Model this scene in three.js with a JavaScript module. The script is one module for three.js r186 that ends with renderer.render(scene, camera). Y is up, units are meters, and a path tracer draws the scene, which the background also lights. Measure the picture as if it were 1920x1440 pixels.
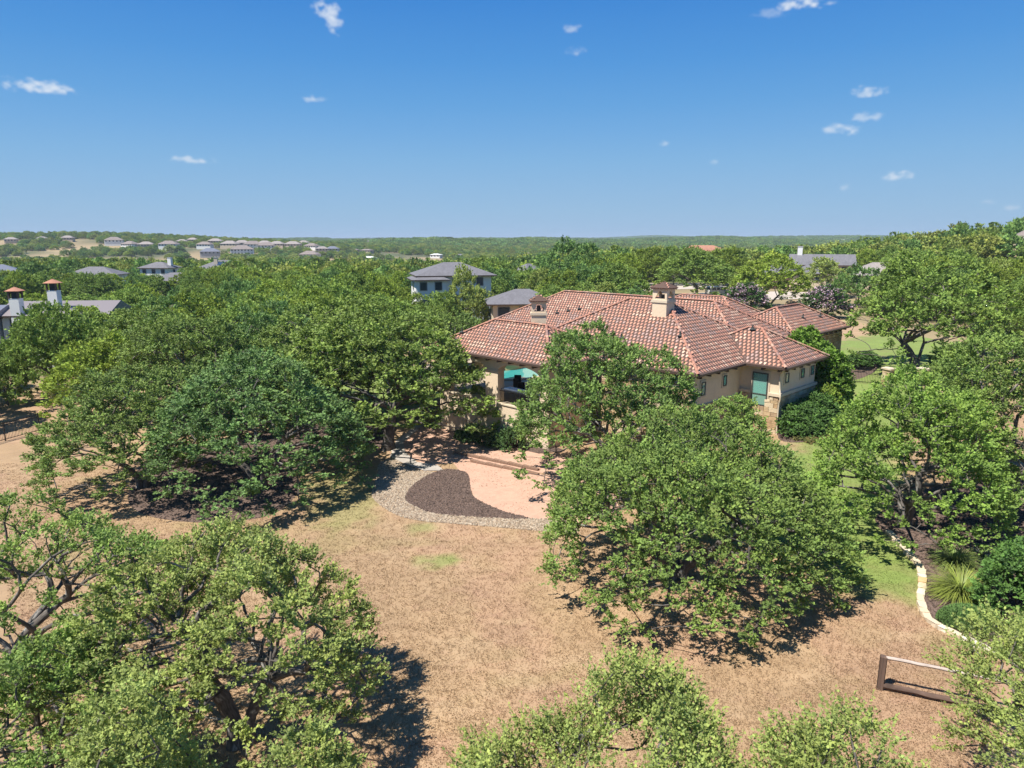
import * as THREE from 'three';
import { mergeGeometries } from 'three/addons/utils/BufferGeometryUtils.js';
import { TessellateModifier } from 'three/addons/modifiers/TessellateModifier.js';
import { RoundedBoxGeometry } from 'three/addons/geometries/RoundedBoxGeometry.js';

// ---------------------------------------------------------------- camera, sky, sun, exposure
const scene = new THREE.Scene();
const EYE = new THREE.Vector3(0, 12, 0), FOCAL = 1315, HORIZON = 449;   // photograph pixels (1920 x 1440)
const PITCH = Math.atan((720 - HORIZON) / FOCAL);
const camera = new THREE.PerspectiveCamera(2 * Math.atan(720 / FOCAL) * 180 / Math.PI, 4 / 3, 0.5, 30000);
camera.position.copy(EYE);
camera.rotation.x = -PITCH;
scene.add(camera);

const renderer = new THREE.WebGLRenderer({ antialias: true });
renderer.setSize(1024, 768);
renderer.toneMapping = THREE.LinearToneMapping;
renderer.toneMappingExposure = 1.55;
renderer.shadowMap.enabled = true;

const SUN_UP = 59 * Math.PI / 180;
const SUN = new THREE.Vector3(-0.84 * Math.cos(SUN_UP), Math.sin(SUN_UP), 0.54 * Math.cos(SUN_UP)).normalize();
const sun = new THREE.DirectionalLight(new THREE.Color(1.0, 0.95, 0.87), 5.0);
sun.position.copy(SUN).multiplyScalar(150).add(new THREE.Vector3(0, 0, -45));
sun.target.position.set(0, 0, -45);
sun.castShadow = true;
sun.shadow.mapSize.set(4096, 4096);
Object.assign(sun.shadow.camera, { left: -90, right: 90, top: 90, bottom: -90, near: 1, far: 400 });
scene.add(sun, sun.target);

// ---------------------------------------------------------------- random numbers and noise
function rng(seed) { let s = seed >>> 0; return () => { s = (s + 0x6D2B79F5) >>> 0; let t = s; t = Math.imul(t ^ (t >>> 15), t | 1); t ^= t + Math.imul(t ^ (t >>> 7), t | 61); return ((t ^ (t >>> 14)) >>> 0) / 4294967296; }; }
const PERM = new Uint16Array(512), GRID = new Float32Array(256);
{ const r = rng(7); const p = [...Array(256).keys()]; for (let i = 255; i > 0; i--) { const j = Math.floor(r() * (i + 1)); [p[i], p[j]] = [p[j], p[i]]; } for (let i = 0; i < 512; i++) PERM[i] = p[i & 255]; for (let i = 0; i < 256; i++) GRID[i] = r(); }
function noise2(x, y) {
  const xi = Math.floor(x), yi = Math.floor(y); let fx = x - xi, fy = y - yi;
  fx = fx * fx * (3 - 2 * fx); fy = fy * fy * (3 - 2 * fy);
  const a = PERM[xi & 255], b = PERM[(xi + 1) & 255], y0 = yi & 255, y1 = (yi + 1) & 255;
  const v00 = GRID[PERM[a + y0]], v10 = GRID[PERM[b + y0]], v01 = GRID[PERM[a + y1]], v11 = GRID[PERM[b + y1]];
  return (v00 + (v10 - v00) * fx) * (1 - fy) + (v01 + (v11 - v01) * fx) * fy;
}
function fbm(x, y, n = 4) { let s = 0, a = 0.5, t = 0; for (let i = 0; i < n; i++) { s += a * noise2(x, y); t += a; a *= 0.5; x = x * 2.03 + 17.1; y = y * 2.03 + 5.7; } return s / t; }
function noise3(x, y, z) { const zi = Math.floor(z); let f = z - zi; f = f * f * (3 - 2 * f); return noise2(x + zi * 37.3, y + zi * 17.9) * (1 - f) + noise2(x + (zi + 1) * 37.3, y + (zi + 1) * 17.9) * f; }
const clamp = (x, a = 0, b = 1) => Math.min(b, Math.max(a, x));
const smooth = (a, b, x) => { const t = clamp((x - a) / (b - a)); return t * t * (3 - 2 * t); };
const lerp = (a, b, t) => a + (b - a) * t;

// ---------------------------------------------------------------- the sky: clear blue air with a few fair-weather clouds
const PC = Math.cos(PITCH), PS = Math.sin(PITCH);
function ray(px, py) { const X = (px - 960) / FOCAL, Y = -(py - 720) / FOCAL; return new THREE.Vector3(X, -PS + Y * PC, -PC - Y * PS).normalize(); }
{
  const W = 4096, Hh = 2048, data = new Float32Array(W * Hh * 4);
  const lin = (c) => c.map((v) => { v /= 255; return v <= 0.04045 ? v / 12.92 : ((v + 0.055) / 1.055) ** 2.4; });
  const stops = [[-90, [150, 165, 160]], [-0.3, [164, 193, 222]], [0.3, [160, 191, 221]], [2, [153, 190, 222]], [4, [143, 186, 224]], [6, [131, 181, 225]], [8, [117, 173, 225]], [10, [103, 165, 223]], [13, [85, 153, 220]], [17, [67, 138, 214]], [25, [58, 125, 203]], [45, [54, 113, 186]], [90, [52, 104, 172]]].map(([e, c]) => [e, lin(c)]);  // stops above the view are set paler to lift and neutralise shadow fill
  for (let j = 0; j < Hh; j++) {
    const el = ((j + 0.5) / Hh - 0.5) * 180;
    let k = 0; while (k < stops.length - 2 && el > stops[k + 1][0]) k++;
    const t = clamp((el - stops[k][0]) / (stops[k + 1][0] - stops[k][0]));
    const c = [0, 1, 2].map((q) => lerp(stops[k][1][q], stops[k + 1][1][q], t));
    for (let i = 0; i < W; i++) { const o = (j * W + i) * 4; data[o] = c[0]; data[o + 1] = c[1]; data[o + 2] = c[2]; data[o + 3] = 1; }
  }
  // clouds: direction, half width and half height in degrees, thickness
  const clouds = [];
  const seen = [[72, 163, 46, 10, .85], [612, 22, 20, 17, .7], [627, 44, 13, 18, .6], [578, 185, 11, 7, .5], [600, 187, 16, 4, .25], [360, 300, 34, 6, .6], [1070, 53, 14, 8, .42], [1080, 96, 16, 8, .32], [1510, 6, 40, 11, .85], [1450, 26, 26, 8, .25], [1626, 173, 26, 9, .65], [1627, 220, 23, 8, .55], [1566, 241, 16, 9, .6], [1590, 245, 16, 8, .75], [1244, 270, 10, 6, .5], [1338, 305, 7, 4, .3], [1686, 330, 17, 7, .65], [1668, 334, 14, 5, .4], [1585, 351, 11, 7, .45], [1852, 379, 12, 4, .35], [1897, 390, 10, 4, .3]];
  for (const [px, py, w, h, a] of seen) { const d = ray(px, py); clouds.push([Math.atan2(d.z, d.x) * 180 / Math.PI, Math.asin(d.y) * 180 / Math.PI, w / FOCAL * 57.3, h / FOCAL * 57.3, a]); }
  const r = rng(91);
  for (let i = 0; i < 70; i++) { let az = r() * 360 - 180; const el = 2 + 40 * r() ** 1.6; if (az > -131 && az < -49) continue; clouds.push([az, el, 0.5 + 1.6 * r(), 0.2 + 0.4 * r(), 0.3 + 0.5 * r()]); }
  for (let ci = 0; ci < clouds.length; ci++) {
    const [az, el, w, h, a] = clouds[ci], ca = Math.cos(el * Math.PI / 180), w2 = w / ca * 1.7, h2 = h * 1.9;
    const j0 = Math.floor(((el - h2) / 180 + .5) * Hh), j1 = Math.ceil(((el + h2) / 180 + .5) * Hh), i0 = Math.floor(((az - w2) / 360 + .5) * W), i1 = Math.ceil(((az + w2) / 360 + .5) * W);
    for (let j = Math.max(j0, Hh / 2 + 2); j <= j1; j++) for (let ii = i0; ii <= i1; ii++) {
      const i = (ii + W) % W, e2 = ((j + .5) / Hh - .5) * 180, a2 = ((ii + .5) / W - .5) * 360;
      const nx = (a2 - az) * ca, ny = e2 - el;
      const q = (nx / w) ** 2 + (ny < 0 ? 1.6 : 1) * (ny / h) ** 2;
      const n = fbm(nx * 2.3 + ci * 13.7, ny * 4.2 + ci * 5.1, 5);
      let den = (1.0 - q * 0.8) * 0.75 + (n - 0.5) * 2.2;
      den = smooth(-0.05, 1.25, den) * a * smooth(2.9, 1.2, q);
      if (den <= 0) continue;
      const o = (j * W + i) * 4, cw = [0.80, 0.86, 0.93];
      for (let k = 0; k < 3; k++) data[o + k] = lerp(data[o + k], cw[k], den);
    }
  }
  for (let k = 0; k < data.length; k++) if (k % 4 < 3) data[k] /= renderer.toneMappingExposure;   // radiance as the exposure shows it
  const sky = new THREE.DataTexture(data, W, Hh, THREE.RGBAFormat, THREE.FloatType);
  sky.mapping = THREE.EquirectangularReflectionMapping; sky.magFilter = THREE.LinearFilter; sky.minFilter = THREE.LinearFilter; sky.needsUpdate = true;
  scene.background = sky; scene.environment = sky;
}

// ---------------------------------------------------------------- naming helpers
const taken = {};
function numbered(name) { const n = taken[name] = (taken[name] ?? -1) + 1; return n ? `${name}_${String(n).padStart(3, '0')}` : name; }
function shade(o) { o.castShadow = o.receiveShadow = true; return o; }
function mesh(name, geo, mat, parent) { const m = shade(new THREE.Mesh(geo, mat)); m.name = name; if (parent) parent.add(m); return m; }
function thing(name, label, category, group, pos = [0, 0, 0], turn = 0) { const g = new THREE.Group(); g.name = numbered(name); g.userData = { label, category }; if (group) g.userData.group = group; g.position.set(...pos); g.rotation.y = turn; scene.add(g); return g; }
function structure(name, geo, mat) { const m = mesh(numbered(name), geo, mat, scene); m.userData.kind = 'structure'; return m; }
function box(w, h, d, x = 0, y = 0, z = 0) { const g = new THREE.BoxGeometry(w, h, d); g.translate(x, y, z); return g; }
function std(r, g, b, roughness = 0.85, extra = {}) { return new THREE.MeshStandardMaterial({ color: new THREE.Color(r, g, b), roughness, ...extra }); }
function dataTex(n, m, fn, srgb = false, rep = null) {   // fn(i, j) -> [r, g, b] in 0..1
  const d = new Uint8Array(n * m * 4); let o = 0;
  for (let j = 0; j < m; j++) for (let i = 0; i < n; i++) { const c = fn(i, j); d[o++] = clamp(c[0]) * 255; d[o++] = clamp(c[1]) * 255; d[o++] = clamp(c[2]) * 255; d[o++] = 255; }
  const t = new THREE.DataTexture(d, n, m); t.magFilter = THREE.LinearFilter; t.minFilter = THREE.LinearFilter; t.wrapS = t.wrapT = THREE.RepeatWrapping; if (srgb) t.colorSpace = THREE.SRGBColorSpace; if (rep) t.repeat.set(rep, rep); t.needsUpdate = true; return t;
}
const toS = (v) => v <= 0.0031308 ? v * 12.92 : 1.055 * v ** (1 / 2.4) - 0.055;
function tileNoise(n, cells, seed, oct = 4) {   // a repeating noise field, n x n
  const out = new Float32Array(n * n); let amp = 1, tot = 0;
  for (let o = 0; o < oct; o++) {
    const c = cells << o, r = rng(seed * 31 + o), g = Float32Array.from({ length: c * c }, () => r());
    for (let j = 0; j < n; j++) for (let i = 0; i < n; i++) {
      const x = i / n * c, y = j / n * c, xi = Math.floor(x), yi = Math.floor(y); let fx = x - xi, fy = y - yi; fx = fx * fx * (3 - 2 * fx); fy = fy * fy * (3 - 2 * fy);
      const x1 = (xi + 1) % c, y1 = (yi + 1) % c;
      out[j * n + i] += amp * ((g[yi * c + xi] * (1 - fx) + g[yi * c + x1] * fx) * (1 - fy) + (g[y1 * c + xi] * (1 - fx) + g[y1 * c + x1] * fx) * fy);
    }
    tot += amp; amp *= 0.6;
  }
  for (let k = 0; k < out.length; k++) out[k] /= tot;
  return out;
}

// ---------------------------------------------------------------- the lie of the land
function ground0(x) {   // the garden slopes down to the left, level on both sides of it
  if (x > 32) return 0.87; if (x > 24) { const t = x - 24; return 0.19 + 0.085 * (t - t * t / 16); }
  if (x > -8) return 0.085 * x - 1.85; if (x > -20) { const t = -8 - x; return -2.53 - 0.085 * (t - t * t / 24); }
  return -3.04;
}
function land(x, z) {
  const d = -z; let y = ground0(x);
  if (d < 75) return y;
  const far = smooth(75, 140, d);
  y = lerp(y, clamp(y, -3, 0.6), far);
  y += 8.2 * Math.exp(-(((x - 152) / 34) ** 2)) * Math.exp(-(((d - 205) / 80) ** 2)) * far;
  y += 1.5 * Math.exp(-(((x - 210) / 70) ** 2)) * Math.exp(-(((d - 260) / 140) ** 2)) * far;
  y -= 7 * smooth(190, 480, d) * (1 - 0.7 * smooth(900, 2000, d));
  y += 24.5 * Math.exp(-(((x + 560) / 380) ** 2)) * Math.exp(-(((d - 900) / 210) ** 2));
  y += 13 * Math.exp(-(((x + 120) / 260) ** 2)) * Math.exp(-(((d - 1350) / 260) ** 2)) ;
  const f2 = smooth(900, 2600, d);
  y += f2 * (6 + 30 * (fbm(x / 520 + 3.3, z / 800 + 8.1, 3) - 0.32));
  y += 15 * Math.exp(-(((x - 1050) / 420) ** 2)) * Math.exp(-(((d - 2500) / 420) ** 2)) + 9 * Math.exp(-(((x - 480) / 200) ** 2)) * Math.exp(-(((d - 1800) / 300) ** 2));
  y += smooth(3000, 5500, d) * (16 * fbm(x / 1500 + 9, z / 2600, 2) + 4);
  y += smooth(150, 400, d) * 3.0 * (fbm(x / 140, z / 140, 2) - 0.5);
  return y;
}
function gp(px, py, up = 0) {   // the point of the ground (raised by up) that a photograph pixel looks at
  const d = ray(px, py); let t0 = 2, t1 = 2;
  for (; t1 < 20000; t1 *= 1.02) { if (EYE.y + d.y * t1 < land(d.x * t1, d.z * t1) + up) break; t0 = t1; }
  for (let i = 0; i < 40; i++) { const t = (t0 + t1) / 2; if (EYE.y + d.y * t < land(d.x * t, d.z * t) + up) t1 = t; else t0 = t; }
  return new THREE.Vector3(d.x * t1, land(d.x * t1, d.z * t1), d.z * t1);
}
function pixelOf(x, y, z) { const Y = y - EYE.y, D = -PS * Y - PC * z; return [960 + FOCAL * x / D, 720 - FOCAL * (PC * Y - PS * z) / D, D]; }
const poly = (pts) => pts.map(([a, b]) => { const p = gp(a, b); return [p.x, p.z]; });
function inside(P, x, z) { let c = false; for (let i = 0, j = P.length - 1; i < P.length; j = i++) { const [xi, zi] = P[i], [xj, zj] = P[j]; if ((zi > z) !== (zj > z) && x < (xj - xi) * (z - zi) / (zj - zi) + xi) c = !c; } return c; }
function edgeDist(P, x, z) { let m = 1e9; for (let i = 0, j = P.length - 1; i < P.length; j = i++) { const [ax, az] = P[j], bx = P[i][0] - ax, bz = P[i][1] - az; const t = clamp(((x - ax) * bx + (z - az) * bz) / (bx * bx + bz * bz)); m = Math.min(m, (x - ax - bx * t) ** 2 + (z - az - bz * t) ** 2); } m = Math.sqrt(m); return inside(P, x, z) ? m : -m; }
function smoothPoly(P, n = 6) { const c = new THREE.CatmullRomCurve3(P.map(([x, z]) => new THREE.Vector3(x, 0, z)), true, 'centripetal'); return c.getPoints(P.length * n).slice(0, -1).map((p) => [p.x, p.z]); }
// ================================================================ GROUND
const LAWNS = [   // where watered turf grows: pixel outlines, softness in metres, strength
  [[[1270, 945], [1400, 900], [1500, 830], [1560, 775], [1585, 700], [1570, 640], [1850, 610], [1850, 692], [1745, 720], [1700, 850], [1680, 950], [1722, 1060], [1724, 1118], [1640, 1125], [1500, 1040], [1300, 1000]], 0.9, 1],
  [[[590, 690], [760, 682], [810, 760], [700, 800], [600, 770]], 1.2, 1],
  [[[575, 890], [690, 880], [712, 920], [690, 985], [600, 985]], 1.3, .4],
  [[[785, 1047], [840, 1042], [865, 1050], [830, 1062], [790, 1060]], .45, .75], [[[770, 985], [805, 982], [815, 992], [780, 1000]], .4, .5],
].map(([p, s, k]) => ({ P: smoothPoly(poly(p), 4), s, k })).map((l) => { const xs = l.P.map((p) => p[0]), zs = l.P.map((p) => p[1]); return { ...l, b: [Math.min(...xs) - 3, Math.max(...xs) + 3, Math.min(...zs) - 3, Math.max(...zs) + 3] }; });
function lawnAt(x, z) {
  let k = 0;
  for (const l of LAWNS) { if (x < l.b[0] || x > l.b[1] || z < l.b[2] || z > l.b[3]) continue; const d = edgeDist(l.P, x, z) + (fbm(x * 1.1 + 4, z * 1.1, 3) - 0.5) * l.s * 2.4; k = Math.max(k, l.k * smooth(-l.s, l.s, d)); }
  return k;
}
function turfColour(x, z, out) {   // straw-coloured summer grass, greener where watered
  const a = fbm(x * 0.16 + 3, z * 0.16 + 1, 3), b = fbm(x * 0.9 + 7, z * 1.3, 3), c = fbm(x * 5.1, z * 6.7 + 3, 2), e = noise2(x * 17.3, z * 15.1), f = fbm(x * 2.1 + 40, z * 3.6 + 9, 3);
  const v = 0.62 + 0.26 * a + 0.22 * b + 0.13 * c + 0.09 * e + 0.06;
  let r = 0.352 * v, g = 0.236 * v, bl = 0.132 * v;
  const soil = smooth(0.50, 0.70, fbm(x * 0.35 + 19, z * 0.42 + 2, 3)) * 0.55 + smooth(0.62, 0.75, f) * 0.3;      // bare reddish soil showing through
  r = lerp(r, 0.365 * v, soil); g = lerp(g, 0.226 * v, soil); bl = lerp(bl, 0.142 * v, soil);
  const pale = smooth(0.56, 0.75, fbm(x * 0.55 + 61, z * 1.1 + 31, 4)) * 0.5; r = lerp(r, 0.405 * v, pale); g = lerp(g, 0.285 * v, pale); bl = lerp(bl, 0.168 * v, pale);
  const green = smooth(0.60, 0.78, fbm(x * 0.28 + 31, z * 0.35 + 22, 3)) * 0.3; r = lerp(r, 0.25 * v, green); g = lerp(g, 0.225 * v, green); bl = lerp(bl, 0.08 * v, green);
  const k = lawnAt(x, z);
  if (k > 0) { const w = 0.75 + 0.3 * b + 0.2 * c + 0.15 * e, mow = 1 + 0.10 * (b - .5) * Math.sin((x * 0.93 - z * 0.36) * 2.2), kk = k * (0.86 + 0.14 * smooth(0.3, 0.5, b)); r = lerp(r, 0.172 * w * mow, kk); g = lerp(g, 0.225 * w * mow, kk); bl = lerp(bl, 0.052 * w, kk); }
  out[0] = r; out[1] = g; out[2] = bl; return k;
}
const NEAR = { x0: -48, x1: 48, z0: -100, z1: -4, n: 2048 };
const nearTex = (() => {
  const n = NEAR.n, d = new Uint8Array(n * n * 4), c = [0, 0, 0]; let o = 0;
  for (let j = 0; j < n; j++) { const z = lerp(NEAR.z0, NEAR.z1, (j + .5) / n); for (let i = 0; i < n; i++) { turfColour(lerp(NEAR.x0, NEAR.x1, (i + .5) / n), z, c); for (let k = 0; k < 3; k++) d[o++] = clamp(toS(c[k])) * 255; d[o++] = 255; } }
  const t = new THREE.DataTexture(d, n, n); t.colorSpace = THREE.SRGBColorSpace; t.magFilter = t.minFilter = THREE.LinearFilter; t.needsUpdate = true; return t;
})();
{
  const xs = [], zs = [];
  for (let x = -48; x <= 48.01; x += 1) xs.push(x);
  for (let k = 1, x = 48; x < 7000; k++) { x += Math.min(240, 2 * 1.07 ** k); xs.push(x); xs.unshift(-x); }
  for (let z = -4; z >= -100.01; z -= 1) zs.push(z);
  for (let k = 1, z = -100; z > -14000; k++) { z -= Math.min(260, 2 * 1.05 ** k); zs.push(z); }
  const more = []; for (let k = 1, z = -4; z < 160; k++) { z += 2 * 1.3 ** k; more.unshift(z); } zs.unshift(...more);
  const nx = xs.length, nz = zs.length, pos = new Float32Array(nx * nz * 3), uv = new Float32Array(nx * nz * 2), col = new Float32Array(nx * nz * 3), near = [], far = [];
  for (let j = 0; j < nz; j++) for (let i = 0; i < nx; i++) {
    const q = j * nx + i, x = xs[i], z = zs[j];
    pos.set([x, land(x, z), z], q * 3); uv.set([(x - NEAR.x0) / 96, (z - NEAR.z0) / 96], q * 2);
    const a = fbm(x / 45, z / 45, 4), yard = smooth(8, 22, x) * smooth(105, 85, x) * smooth(195, 175, -z), scar = .9 * smooth(-40, -110, x) * smooth(560, 640, -z) * smooth(960, 860, -z) * smooth(.47, .56, fbm(x / 60 + 7, z / 26 + 2, 3)), s = Math.max(.8 * yard, scar, smooth(0.52, 0.66, a) * (1 - 0.6 * smooth(900, 1800, -z))), v = 0.75 + 0.5 * fbm(x / 9, z / 9, 3);
    col.set([lerp(0.085, 0.33, s) * v, lerp(0.095, 0.245, s) * v, lerp(0.038, 0.13, s) * v], q * 3);
    if (i && j) { const A = q - nx - 1, B = q - nx, C = q - 1; const inn = xs[i - 1] >= -48.01 && xs[i] <= 48.01 && zs[j - 1] <= -3.99 && zs[j] >= -100.01; (inn ? near : far).push(A, C, B, B, C, q); }
  }
  const g = new THREE.BufferGeometry();
  g.setAttribute('position', new THREE.BufferAttribute(pos, 3)); g.setAttribute('uv', new THREE.BufferAttribute(uv, 2)); g.setAttribute('color', new THREE.BufferAttribute(col, 3));
  g.setIndex([...near, ...far]); g.addGroup(0, near.length, 0); g.addGroup(near.length, far.length, 1); g.computeVertexNormals();
  const bn = tileNoise(512, 32, 3, 4), bump = dataTex(512, 512, (i, j) => { const v = bn[j * 512 + i]; return [v, v, v]; }, false, 40);
  const m0 = new THREE.MeshStandardMaterial({ map: nearTex, roughness: 1, bumpMap: bump, bumpScale: 0.018 }), m1 = new THREE.MeshStandardMaterial({ vertexColors: true, roughness: 1 });
  structure('ground', g, [m0, m1]);
}
// flush sheets over the ground; each lies a little above the one below
function sheetGeo(P, up, step = 1.2, uvScale = 1) {
  let g = new THREE.ShapeGeometry(new THREE.Shape(P.map(([x, z]) => new THREE.Vector2(x, -z))));
  g = new TessellateModifier(step, 7).modify(g);
  const p = g.attributes.position, uv = new Float32Array(p.count * 2);
  for (let i = 0; i < p.count; i++) { const x = p.getX(i), z = -p.getY(i); uv.set([x * uvScale, z * uvScale], i * 2); p.setXYZ(i, x, land(x, z) + up, z); }
  g.setAttribute('uv', new THREE.BufferAttribute(uv, 2)); g.computeVertexNormals(); return g;
}
function grain(seed, base, amp, cells, n = 512, oct = 5, tint = [0, 0, 0]) { const a = tileNoise(n, cells, seed, oct), b = tileNoise(n, Math.max(2, cells >> 3), seed + 9, 3), r = rng(seed); return dataTex(n, n, (i, j) => { const v = 1 + amp * (a[j * n + i] - .5) * 2 + amp * .6 * (b[j * n + i] - .5) * 2 + amp * .35 * (r() - .5), t = (b[j * n + i] - .5) * 2; return base.map((c, k) => toS(Math.max(0, c * v + tint[k] * t))); }, true); }
const M = {
  granite: new THREE.MeshStandardMaterial({ map: grain(11, [.49, .305, .215], .2, 64), roughness: 1 }),
  mulch: new THREE.MeshStandardMaterial({ map: grain(12, [.13, .088, .068], .6, 64), roughness: 1 }),
  soil: new THREE.MeshStandardMaterial({ map: grain(13, [.10, .068, .05], .55, 32), roughness: 1 }),
  gravelBase: new THREE.MeshStandardMaterial({ map: grain(14, [.42, .32, .225], .4, 64), roughness: 1 }),
  concrete: new THREE.MeshStandardMaterial({ map: grain(15, [.38, .34, .295], .16, 16), roughness: .92 }),
  road: new THREE.MeshStandardMaterial({ map: grain(16, [.48, .41, .34], .12, 16), roughness: .95 }),
};
for (const k of ['granite', 'mulch', 'soil', 'gravelBase']) { M[k].map.repeat.set(.5, .5); } for (const k of ['concrete', 'road']) M[k].map.repeat.set(.25, .25);
const Z = {
  gravel: smoothPoly(poly([[737, 862], [716, 866], [706, 896], [699, 933], [727, 957], [750, 968], [790, 977], [836, 981], [898, 986], [1003, 995], [1080, 1001], [1080, 978], [992, 973], [872, 969], [807, 962], [776, 949], [760, 938], [768, 917], [789, 899], [815, 886], [790, 884], [758, 872]]), 4),
  mulch: smoothPoly(poly([[835, 880], [815, 886], [789, 899], [768, 917], [760, 938], [776, 949], [807, 962], [872, 969], [992, 973], [950, 961], [917, 948], [889, 933], [881, 912], [877, 889], [860, 882]]), 4),
  pad: poly([[860, 881], [877, 889], [881, 912], [889, 933], [917, 948], [950, 961], [992, 972], [1080, 984], [1160, 960], [1160, 900], [1001, 888], [884, 866], [850, 868]]),
  upper: poly([[789, 800], [850, 806], [870, 818], [945, 836], [1010, 850], [1090, 862], [1150, 880], [1150, 898], [1001, 886], [884, 865], [850, 868], [800, 874], [758, 850], [753, 828]]),
  path: poly([[742, 828], [731, 857], [760, 871], [794, 883], [832, 883], [821, 873], [782, 867], [760, 849], [756, 830], [790, 800], [835, 800], [835, 793], [785, 793]]),
  wallBed: poly([[836, 808], [862, 817], [945, 836], [1010, 851], [1060, 846], [1000, 820], [900, 800], [842, 800]]),
  leftBed: smoothPoly(poly([[560, 880], [640, 853], [706, 840], [735, 826], [735, 806], [690, 792], [560, 800], [300, 850], [240, 930], [270, 965], [400, 980], [510, 965], [560, 920]]), 4),
  rightBed: smoothPoly(poly([[1640, 975], [1700, 1035], [1724, 1062], [1730, 1095], [1727, 1132], [1747, 1168], [1812, 1203], [1880, 1235], [1990, 1235], [1990, 900], [1800, 900], [1690, 940]]), 4),
  rightBed2: smoothPoly(poly([[1470, 828], [1520, 828], [1580, 800], [1575, 770], [1530, 775], [1460, 812]]), 4),
  wingBed: smoothPoly(poly([[1570, 690], [1600, 712], [1640, 695], [1650, 680], [1610, 668], [1575, 672]]), 4),
  footpath: poly([[1828, 655], [1842, 655], [1850, 685], [1830, 688]]),
};
structure('gravel_bed', sheetGeo(Z.gravel, .008), M.gravelBase);
structure('granite_pad', sheetGeo(Z.pad, .012), M.granite);
structure('granite_terrace', sheetGeo(Z.upper, .016), M.granite);
structure('mulch_bed', sheetGeo(Z.mulch, .020), M.mulch);
structure('garden_path', sheetGeo(Z.path, .034), M.concrete);
structure('wall_bed', sheetGeo(Z.wallBed, .024), M.soil);
structure('oak_bed', sheetGeo(Z.leftBed, .008), M.mulch);
structure('flower_bed', sheetGeo(Z.rightBed, .012), M.mulch);
structure('shrub_bed', sheetGeo(Z.rightBed2, .012), M.mulch);
structure('wing_bed', sheetGeo(Z.wingBed, .012), M.mulch);
structure('mulch_footpath', sheetGeo(Z.footpath, .02), M.mulch);
// roads and drives beyond the house
structure('road', sheetGeo(poly([[1120, 548], [1200, 546], [1330, 541], [1480, 538], [1480, 531], [1330, 531], [1200, 532], [1120, 535]]), .05, 8), M.road);
structure('driveway', sheetGeo(poly([[1270, 556], [1420, 563], [1540, 560], [1560, 551], [1470, 547], [1330, 549], [1275, 551]]), .08, 8), M.road);
const SHEETS = [Z.gravel, Z.mulch, Z.pad, Z.upper, Z.path, Z.wallBed, Z.rightBed, Z.rightBed2, Z.leftBed];

// ---- small stuff lying on the ground: too many and too small to pick apart
function scatter(name, geo, mat, n, seed, place, kind = 'stuff') {
  const r = rng(seed), mats = [], cols = [], m = new THREE.Matrix4(), q = new THREE.Quaternion(), e = new THREE.Euler();
  for (let t = 0; t < n * 12 && mats.length < n; t++) { const o = place(r); if (!o) continue; e.set(o.tilt ?? 0, o.turn ?? r() * 6.283, o.roll ?? 0); q.setFromEuler(e); mats.push(m.compose(o.p, q, o.s).clone()); cols.push(o.c); }
  const im = shade(new THREE.InstancedMesh(geo, mat, mats.length)); im.name = numbered(name); im.userData.kind = kind;
  mats.forEach((a, i) => im.setMatrixAt(i, a)); if (cols[0]) cols.forEach((c, i) => im.setColorAt(i, c));
  scene.add(im); return im;
}
function tuftGeo(blades, h, spread, w, seed) {
  const r = rng(seed), p = [], ix = [];
  for (let b = 0; b < blades; b++) { const a = r() * 6.283, l = h * (.6 + .6 * r()), o = spread * Math.sqrt(r()), oa = r() * 6.283, lean = .3 + .9 * r(), x = Math.cos(oa) * o, z = Math.sin(oa) * o, dx = Math.cos(a), dz = Math.sin(a), n = p.length / 3;
    p.push(x - dz * w, 0, z + dx * w, x + dz * w, 0, z - dx * w, x + dx * l * lean * .4, l * .7, z + dz * l * lean * .4, x + dx * l * lean, l * (1 - .25 * lean), z + dz * l * lean);
    ix.push(n, n + 1, n + 2, n, n + 2, n + 3); }
  const g = new THREE.BufferGeometry(); g.setAttribute('position', new THREE.Float32BufferAttribute(p, 3)); g.setIndex(ix); return g;
}
const inAny = (L, x, z) => L.some((P) => inside(P, x, z));
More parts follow.
